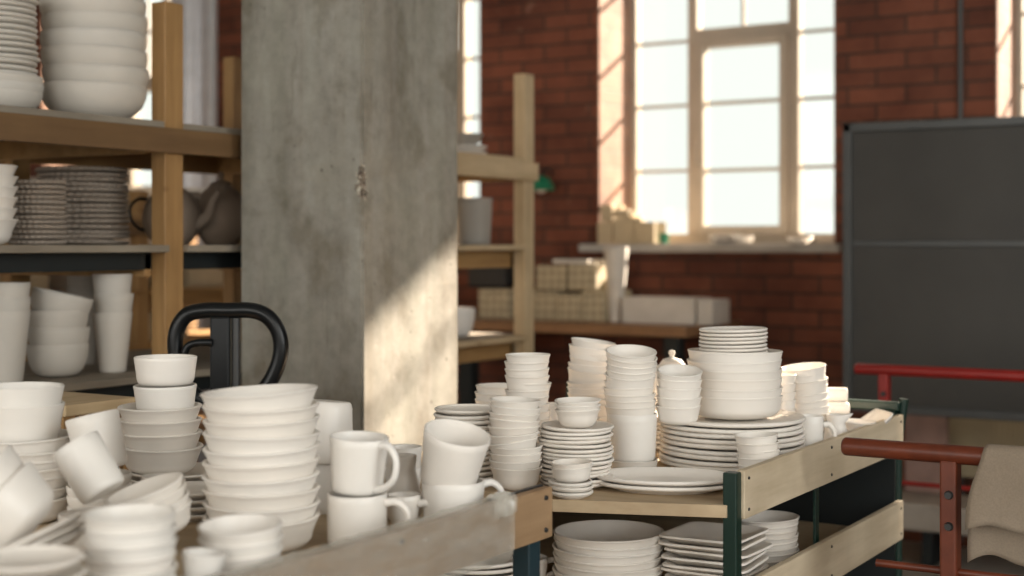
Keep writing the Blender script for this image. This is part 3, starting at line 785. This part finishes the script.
# mugs
R = .0425; Hm = .072
mug(357, 2.02, K, R, Hm, 'white mug under another mug next to the flared bowls', hyaw=-15, out=.034, b=.99, hz=(.12,.85))
mug(357, 2.03, K + Hm + .002, R*1.0, .078, 'upper white mug of the pair next to the flared bowls', hyaw=-38, roll=3, tilt=3, out=.030, b=.88, hz=(.1, .92))
R = .0445
mug(453, 2.115, K, R*1.06, .074, 'white mug near the crumpled film, with another mug resting in it', hyaw=22, out=.030, b=.92, hz=(.25,.9))
mug(447, 2.115, K + .070, R*1.13, .082, 'white mug tipped open on top of the mug near the film', hyaw=105, roll=12, tilt=14, out=.030, b=.84)
# N14 upturned large cups
cm = cyl_mesh('cup', .050, .095, .84, 'white2', rd=.35)
for i, l in enumerate(('lower', 'upper')):
    o = bpy.data.objects.new('cup', cm); C.objects.link(o)
    place(o, W(328 - i, 2.29, K + .096 + i*.078), orient(4*i, -4*i, 0) @ Matrix.Rotation(PI, 3, 'X'))
    tag(o, 'large upturned white cup, the %s of two behind the paired mugs' % l, 'cup', 'upturned cups behind the mugs')
jug(404, 2.20, K, .029, .100, 'slim white cream jug standing between the two mug pairs', 120)
mug(404, 2.105, K, .0255, .055, 'small white espresso cup in front of the cream jug', hyaw=-20, out=.024, b=.72, hz=(.2,.8), name='cup')
cm = cyl_mesh('cup', .0295, .068, .85, 'white2')
stack('cup', cm, 2, 403, 2.275, K, .034, 'plain white cup', 'of two behind the cream jug')
# N2
Y = 2.45; zb = ztop(467, Y) - .004
stack('plate', saucer_mesh(.085, .016), 3, 178, Y, K, .0115, 'white plate', 'under the bowls near the pallet truck handle')
zb = K + .0115*2 + .012
H = .046; n = 4; ztb = ztop(405, Y); pt = (ztb - zb - H) / (n - 1); R = R_(82, Y)
mb = nest_mesh(R, H, pt, .5, .36, p=1.9, seg=64)
stack('bowl', mb, n, 161, Y, zb, pt, 'rounded white bowl with flared lip', 'below two straight cups', jit=1.5, drift=.003)
Rc = R_(62, Y); Hc = .046
stack('cup', cyl_mesh('cup', Rc, Hc, .93, 'white2', rd=.35), 2, 165.5, Y, ztb - .012, (ztop(357, Y) - ztb + .012 - Hc), 'low straight white cup', 'of two crowning the flared-lip bowls', jit=1)
# N3
Y = 2.2; R = .066; zt = ztop(386, Y); Hc = .058; z2 = ztop(433, Y) - .012
stack('bowl', lathe_mesh('bowl', p_cyl(R, Hc, .92, .0045, .45), M['white2']), 2, 20, Y, z2, (zt - z2 - Hc), 'deep straight-sided white bowl', 'of two on the flared dishes')
mb = nest_mesh(.082, .040, .017, .5, .42, p=1.9); n = 7; pt = (z2 + .008 - K - .040) / (n - 1)
stack('bowl', mb, n, 20, Y, K, pt, 'flared white dish', 'in the stack below the deep bowls', drift=.004, jit=2.0)
# N12 support plates and leaning ones
Y = 1.70
stack('plate', saucer_mesh(.072, .015), 4, 12, Y, K, .0105, 'white plate', 'lying flat under the two tipped round bowls', jit=1)
o = stack('plate', saucer_mesh(.066, .014), 3, 38, 1.66, K + .055, .009, 'white plate', 'of three slanting ones in front of the round bowls', roll=-24, pitch_t=-2, drift=.001, jit=.6)
# N4
Y = 1.78; mb = nest_mesh(.068, .062, .030, .36, .26, 'white2', p=2.0, seg=64)
stack('bowl', mb, 2, 31, Y, zz(534, Y), .031, 'round white bowl', 'of the nested pair tipped over by the sloping plates', roll=-49, pitch_t=6, jit=0, drift=0)
# N5 tipped cups
cm = cyl_mesh('cup', .0345, .078, .96, 'white2', rd=.3)
c2 = cyl_mesh('cup', .040, .084, .92, 'white2', rd=.3)
o = bpy.data.objects.new('cup', cm); C.objects.link(o); place(o, W(104, 1.95, zz(493, 1.95)), orient(-33, -8, 0)); tag(o, 'white straight cup tipped over beside the tilted dishes', 'cup')
# dishes underneath that prop it up
stack('bowl', bowl_mesh(.045, .028, .5, 'round'), 3, 92, 1.99, K, .011, 'small white dish', 'under the tipped straight cup', jit=2)
o = bpy.data.objects.new('cup', c2); C.objects.link(o); place(o, W(104, 2.15, zz(470, 2.15)), orient(-14, -5, 0)); tag(o, 'large white cup leaning behind the tipped straight cup', 'cup')
stack('bowl', bowl_mesh(.048, .028, .5, 'round'), 4, 100, 2.17, K, .016, 'small white dish', 'under the large leaning cup', jit=2)
# N6 tilted nest of dishes
Y = 1.96; mb = nest_mesh(R_(80, Y), .032, .0125, .55, .42, p=1.8)
stack('bowl', mb, 4, 160, Y, K + .026, .0125, 'shallow white dish', 'in the tilted nest before the flared bowls', roll=-17, pitch_t=7, jit=1, drift=.001)
stack('bowl', bowl_mesh(R_(44, 2.2), .03, .5, 'round'), 3, 162, 2.2, K, .018, 'small white bowl', 'peeping over the tilted nest', roll=3)
stack('plate', saucer_mesh(.06, .014), 4, 196, 2.22, K, .011, 'flat white saucer', 'in the low stack beside the flared bowls')
# N8
Y = 1.60; R = R_(90, Y); H = .034; n = 7
pt = (ztop(512, Y) - K - H) / (n - 1); mb = nest_mesh(R, H, pt, .6, .26, m='white2', seg=64)
stack('bowl', mb, n, 131, Y, K, pt, 'small ribbed white bowl', 'in the nearest stack, before the tilted nest', drift=.0015, jit=.6)
# N9
Y = 1.72; R = R_(84, Y); H = .030; n = 5
pt = (ztop(523, Y) - K - H) / (n - 1); mb = nest_mesh(R, H, pt, .6, .3, m='white2', seg=64)
stack('bowl', mb, n, 242, Y, K, pt, 'shallow white dish', 'in the stack below the flared bowls', drift=.001, roll=-1, pitch_t=3, jit=.5)
# N10
stack('cup', cyl_mesh('cup', .0255, .040, .8, 'white2', rd=.6), 2, 199, 1.64, K, .030, 'small white cup', 'of two between the nearest stacks', roll=6, jit=3)
# N11
Y = 1.47; n = 6; pt = (ztop(556, Y) - K - .016) / (n - 1)
stack('plate', saucer_mesh(.060, .016), n, 26, Y, K, pt, 'small white plate', 'in the stack nearest the cart corner')

# ------------------------------------------------------------------ pottery on the rack
Y = 3.56; R = R_(103, Y); H = .088
mb = lathe_mesh('bowl', [(0,0),(R*.50,0),(R*.52,.003),(R*.72,.012),(R*.90,.034),(R*.98,.058),(R*1.0,.078),(R*.985,H),(R*.97,H+.001),(R*.965,.078),(R*.94,.058),(R*.87,.037),(R*.70,.017),(R*.4,.008),(0,.007)], M['whiteshade'], seg=72)
stack('bowl', mb, 7, 94, Y, T1, .0425, 'big round white bowl', 'in the stack against the rack post', drift=.006, jit=1)
Y = 3.36; R = R_(82, Y); z = T1
stack('bowl', bowl_mesh(R, .05, .45, 'round', 'whiteshade', t=.005), 3, 0, Y, T1, .018, 'white bowl', 'under the plates on the top shelf', drift=.003)
stack('plate', saucer_mesh(R*.93, .017, m='whiteshade', t=.009), 15, -2, Y, T1 + .078, .0135, 'white soup plate', 'on the bowls of the top shelf', drift=.004, jit=1.2)
# middle tier
Y = 3.30; mb = nest_mesh(.080, .060, .0235, .45, .45, p=1.7); n = 6
stack('bowl', mb, n, -18, Y, T2, (ztop(165, Y) - T2 - .06) / (n - 1), 'flared white bowl', 'in the nest beside the scalloped plates')
Y = 3.47; n = 13; pt = (ztop(179, Y) - T2 - .016) / (n - 1)
stack('plate', saucer_mesh(R_(56, Y), .012, .66, 'warm', t=.0096, wave=(30, .022, R_(54, Y)), seg=210), n, 37, Y, T2, pt, 'small scalloped greige plate', 'in the shorter scalloped stack', drift=.002)
Y = 3.76; n = 15; pt = (ztop(167, Y) - T2 - .018) / (n - 1)
stack('plate', saucer_mesh(R_(88, Y), .014, .66, 'warm', t=.0112, wave=(38, .018, R_(86, Y)), seg=266), n, 83, Y, T2, pt, 'scalloped greige dinner plate', 'in the taller scalloped stack', drift=.003)
teapot(172, 4.02, T2, .082, .165, 'grey-brown round teapot with thin black handle, behind the rack post', 175, 'pot', 'black', .005, lid=False)
teapot(221, 4.12, T2, .078, .175, 'grey-brown lidded teapot beside the pillar', 215, 'pot', None, .012)
# lower tier
Y = 3.31; cm = cyl_mesh('tumbler', .058, .165, .74, 'whiteshade', t=.004, rd=.15)
stack('tumbler', cm, 3, 4, Y, T3, .0335, 'tall white tumbler', 'in the nest beside round bowls', 'tumbler')
Y = 3.46; mb = bowl_mesh(R_(60, Y), .078, .42, 'round', 'whiteshade', t=.0045)
stack('bowl', mb, 3, 58, Y, T3, .042, 'deep round white bowl', 'in the nest on the lower shelf', jit=1)
stack('bowl', mb, 1, 56, Y, T3 + .125, .042, 'deep round white bowl', 'tilted on top of the lower shelf nest', roll=12, pitch_t=-4, jit=0)
Y = 3.58; cm = cyl_mesh('tumbler', R_(39, Y), .150, .68, 'whiteshade', t=.004, rd=.2)
stack('tumbler', cm, 3, 113, Y, T3, .048, 'tall white tumbler', 'in the nest by the rack post', 'tumbler')
Y = 3.84; stack('tumbler', cyl_mesh('tumbler', R_(34, Y), .150, .7, 'grey'), 3, 84, Y, T3, .052, 'grey tumbler', 'in the dim nest behind the round bowls', 'tumbler')
# rack beyond the pillar
Y = 5.02
stack('plate', saucer_mesh(.075, .02), 2, 466, Y, T1, .018, 'white plate', 'on the top shelf beyond the pillar')
stack('bowl', bowl_mesh(.062, .045, .5, 'cone', 'grey'), 1, 466, Y, T1 + .035, .0, 'grey bowl', 'on two plates, top shelf beyond the pillar')
stack('crock', lathe_mesh('crock', p_cyl(.064, .165, .86, .006, .2), M['grey']), 1, 475, 5.06, T2, .0, 'grey straight-sided crock', 'on the shelf beyond the pillar')
stack('bowl', bowl_mesh(.068, .10, .4, 'round', m='white2'), 1, 456, 4.95, T3, .0, 'deep white bowl', 'on the lower shelf beyond the pillar')

# ------------------------------------------------------------------ pallet truck with looped handle
def pallet_truck():
    Yp = 2.96
    base = W(226, Yp); base.z = 0
    r = empty('pallet_truck', base, TH); tag(r, 'black pallet truck with looped tubular handle beside the concrete pillar', 'pallet truck')
    def P(px, py, d=0): return Vector(((px - 226) / F * Yp, d, EYE + zz(py, Yp)))
    loop = [P(175.5, 350), P(177, 330), P(187, 315), P(205, 310.5), P(230, 310.5), P(252, 310.5), P(268, 317), P(278.5, 332), P(281, 350), P(276, 370), P(264, 390), P(247, 404), P(228, 408), P(208, 404), P(190, 390), P(180, 371)]
    bm = bmesh.new(); tube(bm, smooth_path(loop, 5, True), .0165, 16, closed=True); finish('handle_loop', bm, M['black'], r, True)
    bm = bmesh.new(); box(bm, P(211, 0).x, P(231, 0).x, -.014, .014, EYE + zz(409, Yp), EYE + zz(316, Yp), .005); finish('control_column', bm, M['black'], r)
    bm = bmesh.new(); tube(bm, [P(236.5, 318, -.004), P(236.5, 408, -.004)], .009, 12); finish('release_rod', bm, M['steel'], r, True)
    bm = bmesh.new(); tube(bm, smooth_path([P(214, 342, -.02), P(200, 342, -.022), P(191, 345, -.022), P(187, 352, -.022)], 4), .008, 10); finish('release_lever', bm, M['black'], r, True)
    bm = bmesh.new(); tube(bm, [P(226, 404), (0, .10, .25)], .022, 16); finish('tow_bar', bm, M['black'], r, True)
    turn = Matrix.Rotation(-TH - PI/2, 4, 'Z')
    bm = bmesh.new(); box(bm, -.14, .14, .02, .20, .09, .27, .02, mat=turn); finish('pump_housing', bm, M['redb'], r)
    for sx in (-.16, .16):
        bm = bmesh.new(); box(bm, sx - .07, sx + .07, .18, 1.1, .06, .10, .01, mat=turn); finish('fork', bm, M['redb'], r)
    for sx in (-.05, .05):
        bm = bmesh.new(); bmesh.ops.create_cone(bm, cap_ends=True, segments=24, radius1=.09, radius2=.09, depth=.05, matrix=turn @ Matrix.Translation((sx, .08, .09)) @ Matrix.Rotation(PI/2, 4, 'Y')); finish('wheel', bm, M['black'], r, True)
pallet_truck()

r = empty('slatted_stand', (-2.30, 1.93, 0)); tag(r, 'pale wooden slatted stand between the cup cart and the pine rack', 'stand')
zt = EYE - .302
bm = bmesh.new(); box(bm, -.19, .19, -.085, .095, zt - .022, zt, .003); finish('stand_top', bm, M['pinelit'], r)
for y in (-.075, .075):
    for x in (-.17, .155):
        bm = bmesh.new(); box(bm, x, x + .03, y - .01, y + .02, 0, zt - .022, .002); finish('leg', bm, M['pinez'], r)
for x in (-.12, -.06, 0, .06, .11):
    bm = bmesh.new(); box(bm, x, x + .028, -.082, -.072, zt - .30, zt - .022, .001); finish('slat', bm, M['pinez'], r)
for y in (-.045, -.005, .035):
    bm = bmesh.new(); box(bm, .172, .182, y, y + .024, zt - .30, zt - .022, .001); finish('slat', bm, M['pinez'], r)
bm = bmesh.new(); box(bm, -.17, .185, -.08, .09, .25, .27, .002); finish('lower_shelf', bm, M['pine'], r)

# ------------------------------------------------------------------ red tube trolleys
def trolley(name, px, Y, zbar, x_len, rad, mat, label, post_px, depth=.9, rail=None):
    p = W(px, Y); r = empty(name, (p.x, p.y, 0)); tag(r, label, 'trolley')
    bm = bmesh.new(); n = 3; pts = [(0,0,0),(.004,0,0),(x_len,0,0)]
    tube(bm, [(0,0,EYE+zbar),(.003,0,EYE+zbar),(.006,0,EYE+zbar),(x_len,0,EYE+zbar)], [rad*.78, rad*.95, rad, rad], 24); finish('handle_bar', bm, mat, r, True)
    xs = xplane(post_px, p.y) - p.x
    for x in (xs, x_len - xs * .8):
        bm = bmesh.new(); box(bm, x, x + rad*1.75, -rad*.8, rad*1.6, .12, EYE + zbar - rad*.6, .004); po = finish('post', bm, mat, r)
        for z in (-.07, -.125):
            bm = bmesh.new(); bmesh.ops.create_cone(bm, cap_ends=True, segments=14, radius1=.0085, radius2=.006, depth=.008, matrix=Matrix.Translation((x + rad*1.0, -rad*.8 - .003, EYE + zbar + z)) @ Matrix.Rotation(PI/2, 4, 'X')); finish('bolt', bm, M['steel'], po, True)
    if rail:
        for z in rail:
            bm = bmesh.new(); tube(bm, [(.06, rad*.4, EYE + z), (x_len - .06, rad*.4, EYE + z)], rad*.42, 12); finish('cross_tube', bm, mat, r, True)
    bm = bmesh.new(); box(bm, .04, x_len - .04, -.02, depth, .12, .16, .008); finish('deck', bm, mat, r)
    for x in (.1, x_len - .1):
        for y in (.05, depth - .08):
            bm = bmesh.new(); bmesh.ops.create_cone(bm, cap_ends=True, segments=20, radius1=.06, radius2=.06, depth=.035, matrix=Matrix.Translation((x, y, .06)) @ Matrix.Rotation(PI/2, 4, 'X')); finish('wheel', bm, M['black'], r, True)
    return r
Yt = 2.60; zbar = -.3675
trolley('red_trolley', 843, Yt, zbar, .72, .0168, M['red'], 'rusty red tube trolley with a linen cloth over its handle', 941, rail=(-.575,))
Yb = 4.25
trolley('red_trolley', 855, Yb, zz(368.5, Yb), 1.0, .0165, M['redb'], 'bright red tube trolley in front of the big grey board', 879, rail=(zz(479, Yb),), depth=.4)

# cloth over the handle
def cloth():
    p0 = W(843, Yt); y0 = p0.y
    xa = xplane(983, y0); L_ = .36; rr = .020
    bm = bmesh.new(); NU, path = 44, []
    Lf, Lb = .125, .19
    rows = 40
    grid = []
    for i in range(NU + 1):
        u = i / NU; col = []
        for j in range(rows + 1):
            v = j / rows
            s = -Lb + (Lb + Lf + PI * rr) * v      # arc length, 0 = back tangent
            if s < 0: y, z = rr, s
            elif s < PI * rr: a = s / rr; y, z = rr * math.cos(a), rr * math.sin(a)
            else: y, z = -rr, -(s - PI * rr)
            hang = max(0, -z) / .19
            fold = math.sin(u * 17 + 1.0) * .010 + math.sin(u * 31 + 2) * .004 + .004*math.sin(u*9)
            sx = -.030 * hang * (1 - u) - .008 * math.sin(v * 9) * (1 - u)
            y += -abs(hang) * fold * (1 if z < 0 and y < 0 else .6)
            z += (.012 * math.sin(u * 7) + .010 * math.sin(u*19)) * hang
            if y < 0 and u < .25: z += 0
            col.append(bm.verts.new((xa + u * L_ + sx, y0 + y, EYE + zbar + z)))
        grid.append(col)
    for i in range(NU):
        for j in range(rows): bm.faces.new((grid[i][j], grid[i+1][j], grid[i+1][j+1], grid[i][j+1]))
    o = finish('cloth', bm, M['cloth'], None, True)
    m = o.modifiers.new('thick', 'SOLIDIFY'); m.thickness = .003; m.offset = 1
    tag(o, 'beige linen cloth draped over the rusty red trolley handle', 'cloth')
cloth()

# ------------------------------------------------------------------ grey board standing before the window wall
yb_ = 5.2
def board():
    xa = xplane(844, yb_); xb = xa + 2.3
    zt, zb = EYE + .452, EYE - .62
    r = empty('display_board', (xa, yb_, 0)); tag(r, 'large dark grey two-panel board on legs before the brick wall', 'board')
    loc = Matrix.Translation((-xa, -yb_, 0))
    def part(nm, bm, m):
        bmesh.ops.transform(bm, matrix=loc, verts=bm.verts[:]); return finish(nm, bm, m, r)
    bm = bmesh.new(); fr = .032
    for q in ((xa, xa + fr, zb, zt), (xb - fr, xb, zb, zt), (xa, xb, zt - fr, zt), (xa, xb, zb, zb + fr)):
        box(bm, q[0], q[1], yb_ - .02, yb_ + .02, q[2], q[3], .004)
    part('board_frame', bm, M['panelf'])
    zm = EYE + .005
    bm = bmesh.new(); box(bm, xa + fr, xb - fr, yb_ - .012, yb_ + .012, zm - .011, zm + .011, .003); part('middle_rail', bm, M['panelf'])
    bm = bmesh.new(); box(bm, xa + fr - .002, xb - fr + .002, yb_ - .005, yb_ + .005, zm + .01, zt - fr + .002); part('board_panel', bm, M['panel'])
    bm = bmesh.new(); box(bm, xa + fr - .002, xb - fr + .002, yb_ - .005, yb_ + .005, zb + fr - .002, zm - .01); part('board_panel', bm, M['panel'])
    for x in (xa + .9, xb - .05):
        bm = bmesh.new(); box(bm, x, x + .03, yb_ - .015, yb_ + .015, .03, zb, .003); part('leg', bm, M['panelf'])
        bm = bmesh.new(); box(bm, x - .01, x + .04, yb_ - .25, yb_ + .25, 0, .03, .004); part('foot', bm, M['panelf'])
board()
# things under and behind the board
def wallbox(name, x0, x1, y0, y1, z0, z1, mat, label, cat, ribs=0, bev=.006):
    o = empty(name, (x0, y0, 0)); o.location = ((x0+x1)/2, (y0+y1)/2, EYE + z0)
    tag(o, label, cat); return o
xa, xb = xplane(946, 6.15), xplane(946, 6.15) + 1.4
r = empty('radiator', (xa, 6.15, EYE - .98)); tag(r, 'cream ribbed radiator on the wall below the grey board', 'radiator')
bm = bmesh.new()
n = 64
for i in range(n):
    x = (xb - xa) * i / n; box(bm, x + .002, x + (xb-xa)/n - .003, -.035, .03, .0, .27, .003)
box(bm, 0, xb - xa, -.015, .02, .005, .265)
finish('radiator_body', bm, M['rad'], r)
bm = bmesh.new(); box(bm, -.005, xb - xa, -.04, .035, .26, .285, .006); finish('top_cover', bm, M['rad'], r)
for x in (.15, 1.2):
    bm = bmesh.new(); box(bm, x, x + .03, .028, .08, .05, .22); finish('bracket', bm, M['rad'], r)
xa2, xb2 = xplane(902, 5.9), xplane(945, 5.9)
bm = bmesh.new(); box(bm, 0, xb2 - xa2, -.01, .01, 0, .36, .003)
o = finish('panel_board', bm, M['pink']); o.location = (xa2, 5.95, EYE - 1.03); tag(o, 'faded pinkish board leaning upright beside the cream radiator', 'board')
bm = bmesh.new(); box(bm, 0, 2.0, -.15, .15, .0, .11, .008); 
o = finish('bench', bm, plain('worn_bench', (.30,.27,.235), .7)); o.location = (xplane(880, 5.85), 5.85, EYE - 1.145); tag(o, 'long low off-white bench below the radiator', 'bench')
for x in (.2, 1.7):
    bm = bmesh.new(); box(bm, x, x + .04, -.1, .1, EYE*0 - (EYE - 1.145), .0, .003); finish('leg', bm, M['dark'], o)
# conduit on the brick pier
xc = xplane(960, YW - .02)
bm = bmesh.new(); tube(bm, [(xc, YW - .014, .02), (xc, YW - .014, TOP - .02)], .011, 10)
o = finish('conduit_pipe', bm, M['panelf'], None, True); tag(o, 'thin grey vertical conduit pipe on the brick pier between the windows', 'pipe')
# duct in the dim corner
px_, Yd = 192, 8.3
pw = W(194, 7.75); bm = bmesh.new(); tube(bm, [(0, 0, 0), (0, 0, TOP - .01)], .125, 40)
o = finish('ventilation_duct', bm, M['duct'], None, True); o.location = (pw.x, min(pw.y, YW - .14), 0); tag(o, 'tall round grey ventilation duct behind the pine rack posts', 'duct')

# ------------------------------------------------------------------ work bench at the wall and what stands on it
BZ = EYE - .350
bx0, bx1 = -4.9, -2.52; by0 = 5.55
r = empty('workbench', (bx0, by0, 0)); tag(r, 'long brown wooden workbench under the window, holding blocks and boxes', 'workbench')
bm = bmesh.new(); box(bm, 0, bx1 - bx0, 0, .62, BZ - .045, BZ, .004); finish('bench_top', bm, wood('bench_wood', (.20,.10,.045), (.33,.18,.085), 'X'), r)
for x in (.05, 1.2, bx1 - bx0 - .12):
    for y in (.03, .52):
        bm = bmesh.new(); box(bm, x, x + .07, y, y + .07, 0, BZ - .045, .004); finish('leg', bm, M['dark'], r)
bm = bmesh.new(); box(bm, .05, bx1 - bx0 - .1, .05, .6, .35, .38); finish('lower_shelf', bm, M['board'], r)
def carton(name, px0, px1, y, z0, z1, depth, mat, label, cat, seam=True, group=None):
    xa, xb = xplane(px0, y), xplane(px1, y); w = xb - xa
    bm = bmesh.new(); box(bm, -w/2, w/2, 0, depth, 0, z1 - z0, .004)
    o = finish(name, bm, M[mat]); o.location = ((xa+xb)/2, y, z0); tag(o, label, cat, group)
    if seam:
        bm = bmesh.new(); box(bm, -w/2 + .004, w/2 - .004, depth*.46, depth*.54, z1 - z0 - .0005, z1 - z0 + .0015); finish('tape', bm, M['whitebox'], o)
    return o
Yb = 6.3
zpy = lambda py, x, y: EYE + zz(py, dist(x, y))
yy = 5.72
for (a, b, z0, z1, l) in ((478, 509, 0, .14, 'nearest the rack'), (534, 556, 0, .135, 'next along'), (557, 581, 0, .125, 'in the middle of the row'), (582, 604, 0, .14, 'at the window end of the row'),
                          (536, 566, .14, .255, 'upper one beside the rack post'), (568, 596, .142, .262, 'upper one under the sill')):
    carton('perforated_block', a, b, yy, BZ + z0, BZ + z1, .28, 'perf', 'beige perforated block on the workbench, %s' % l, 'block', False, 'perforated blocks on the workbench')
carton('paper_bundle', 552, 588, yy + .02, BZ + .263, BZ + .283, .2, 'whitebox', 'flat white paper bundle on top of the perforated blocks', 'paper', False)
carton('dark_box', 468, 505, yy + .05, BZ + .15, BZ + .25, .25, 'steel', 'dark box resting on the block nearest the rack', 'box', False)
carton('long_carton', 622, 694, yy, BZ, BZ + .115, .2, 'whitebox', 'long white carton lying on the workbench end', 'carton')
carton('white_carton', 697, 712, yy, BZ, BZ + .11, .2, 'whitebox', 'short white carton at the very end of the workbench', 'carton')
# rolled paper / tall vase
for px, h, rr, l in ((610, .34, .05, 'wide pale vase standing beside the long white carton'), (600, .27, .035, 'slim pale vase standing between the blocks and the wide vase')):
    me = lathe_mesh('vase', [(0,0),(rr*.55,0),(rr*.62,.01),(rr*.75,h*.3),(rr*1.0,h*.75),(rr*1.12,h*.97),(rr*1.08,h),(rr*.95,h*.96),(rr*.85,h*.7),(rr*.5,.02),(0,.015)], M['whitebox'])
    o = bpy.data.objects.new('vase', me); C.objects.link(o); yq = yy + (.06 if rr > .04 else .36)
    o.location = (xplane(px + (6 if rr > .04 else 0), yq), yq, BZ); tag(o, l, 'vase')
# on the window sill
for (a, b, z0, z1, dy, l) in ((597, 612, 0, .105, .0, 'low one at the sill end'), (613, 633, 0, .125, .0, 'in the middle'), (634, 654, 0, .105, .02, 'nearest the glass panes'),
                              (600, 612, .107, .19, .02, 'small one on top at the sill end'), (614, 628, .127, .165, .0, 'flat one on top in the middle')):
    carton('sill_carton', a, b, YW - .06 + dy, SILL + .006 + z0, SILL + .006 + z1, .14, 'carton', 'small brown carton on the window sill, %s' % l, 'carton', False, 'cartons on the window sill')
me = saucer_mesh(.075, .016, .6, 'white2')
for i in range(3):
    o = bpy.data.objects.new('plate', me); C.objects.link(o); o.location = (xplane(725, YW + .06), YW + .06, SILL + .006 + i*.011); o.rotation_euler = (0, .03*i, i)
    tag(o, 'white plate on the window sill, %s of three' % ('lowest', 'middle', 'topmost')[i], 'plate', 'plates on the window sill')
o = bpy.data.objects.new('bowl', bowl_mesh(.055, .035, .5, 'round', 'white2')); C.objects.link(o); o.location = (xplane(742, YW + .0), YW + .0, SILL + .006); tag(o, 'white bowl on the window sill in front of the casement', 'bowl')
o = bpy.data.objects.new('bowl', bowl_mesh(.06, .028, .5, 'cone', 'white2')); C.objects.link(o); o.location = (xplane(800, YW + .1), YW + .1, SILL + .006); tag(o, 'shallow white dish on the window sill near the grey board', 'bowl')
mug_o = bpy.data.objects.new('cup', cyl_mesh('cup', .024, .05, .9, 'gshade')); C.objects.link(mug_o); mug_o.location = (xplane(664, YW - .02), YW - .02, SILL + .006); tag(mug_o, 'small dark green cup on the window sill beside the cartons', 'cup')
# green enamel wall lamp on the pier
lx, ly = xplane(541, YW - .12), YW - .12
o = empty('wall_lamp', (lx, ly, EYE + zz(186, dist(lx, ly)))); tag(o, 'small green enamel wall lamp on the brick pier beside the rack', 'lamp')
bm = bmesh.new(); lathe(bm, [(0,.055),(.02,.052),(.045,.035),(.065,.0),(.07,-.02),(.067,-.022),(.06,-.002),(.04,.03),(.018,.046),(0,.049)], 32); finish('lamp_shade', bm, M['gshade'], o, True)
bm = bmesh.new(); bmesh.ops.create_uvsphere(bm, u_segments=16, v_segments=10, radius=.032, matrix=Matrix.Translation((0,0,-.005))); finish('bulb', bm, M['white2'], o, True)
bm = bmesh.new(); tube(bm, smooth_path([(0,0,.05),(0,.03,.08),(0,.09,.08),(0,.118,.06)], 4), .007, 10); finish('bracket', bm, M['steel'], o, True)

# second rack far behind, with boxes
rack('back_rack', -4.3, -4.85, [3.3, 4.15, 5.0], [EYE + .10, EYE - .20, EYE - .42, EYE - .80], EYE + .22, 'low pine shelving rack standing far behind the long rack', mats=('pine', 'pinez', 'pine'))
for i, (y, z, w, h, m, l) in enumerate(((3.55, .118, .3, .14, 'whitebox', 'pale box on the top shelf of the far rack, nearer end'), (4.0, .118, .25, .11, 'carton', 'brown carton on the top shelf of the far rack'),
        (4.45, .118, .3, .13, 'whitebox', 'pale box on the top shelf of the far rack, beyond the carton'),
        (3.5, -.182, .25, .12, 'carton', 'brown carton on the second shelf of the far rack, nearer end'), (3.95, -.182, .25, .15, 'whitebox', 'pale box on the second shelf of the far rack'),
        (4.5, -.182, .3, .15, 'carton', 'brown carton on the second shelf of the far rack, window end'), (3.6, -.402, .3, .12, 'whitebox', 'pale box on the third shelf of the far rack, nearer end'), (4.2, -.402, .3, .12, 'carton', 'brown carton on the third shelf of the far rack'))):
    bm = bmesh.new(); box(bm, -.4, 0, 0, w, 0, h, .004); o = finish('storage_box', bm, M[m]); o.location = (-4.38, y, EYE + z); tag(o, l, 'box')

# ------------------------------------------------------------------ light
sc = bpy.context.scene
w = bpy.data.worlds.new('sky'); sc.world = w; w.use_nodes = True
bg = w.node_tree.nodes['Background']; bg.inputs[0].default_value = (.98, 1.0, .955, 1); bg.inputs[1].default_value = 1.16
sun = bpy.data.lights.new('sun', 'SUN'); sun.energy = 44; sun.color = (1.0, .80, .66); sun.angle = math.radians(1.2)
so = bpy.data.objects.new('sun', sun); C.objects.link(so)
d = Vector((-.26, -1, -.56)); so.rotation_euler = d.to_track_quat('-Z', 'Y').to_euler()
def daylight_or_fill(name, loc, rot, sx, sy, power, col):
    l = bpy.data.lights.new(name, 'AREA'); l.shape = 'RECTANGLE'; l.size = sx; l.size_y = sy; l.energy = power; l.color = col
    o = bpy.data.objects.new(name, l); C.objects.link(o); o.location = loc; o.rotation_euler = rot
for i, (a, b, z0, z1) in enumerate(bw):
    daylight_or_fill('daylight_back', ((a+b)/2, YB - .02, (z0+z1)/2), (PI/2, 0, 0), b - a - .1, z1 - z0 - .1, (32, 72, 78)[i], (1.0, .965, .90))
for i, (a, b, z0, z1) in enumerate(rw):  # fill lamps added at unseen openings, making up for weak window light
    daylight_or_fill('fill_right', (XR + .02, (a+b)/2, (z0+z1)/2), (PI/2, 0, PI/2), b - a - .1, z1 - z0 - .1, (75, 100)[i], (.97, .985, .96))

# ------------------------------------------------------------------ camera
cam = bpy.data.cameras.new('camera'); co = bpy.data.objects.new('camera', cam); C.objects.link(co)
co.location = (0, 0, EYE); co.rotation_euler = (PI/2, 0, TH)
cam.sensor_width = 36; cam.lens = 50; cam.shift_y = -(288 - 245) / 1024
cam.dof.use_dof = True; cam.dof.focus_distance = 2.55; cam.dof.aperture_fstop = 2.6
cam.clip_start = .05; cam.clip_end = 60
sc.camera = co
sc.view_settings.view_transform = 'Standard'; sc.view_settings.look = 'None'; sc.view_settings.gamma = 1; sc.view_settings.exposure = 0
sc.view_settings.use_curve_mapping = False
sc.cycles.use_denoising = True
sc.cycles.max_bounces = 8; sc.cycles.diffuse_bounces = 5; sc.cycles.transparent_max_bounces = 12
sc.cycles.sample_clamp_indirect = 6
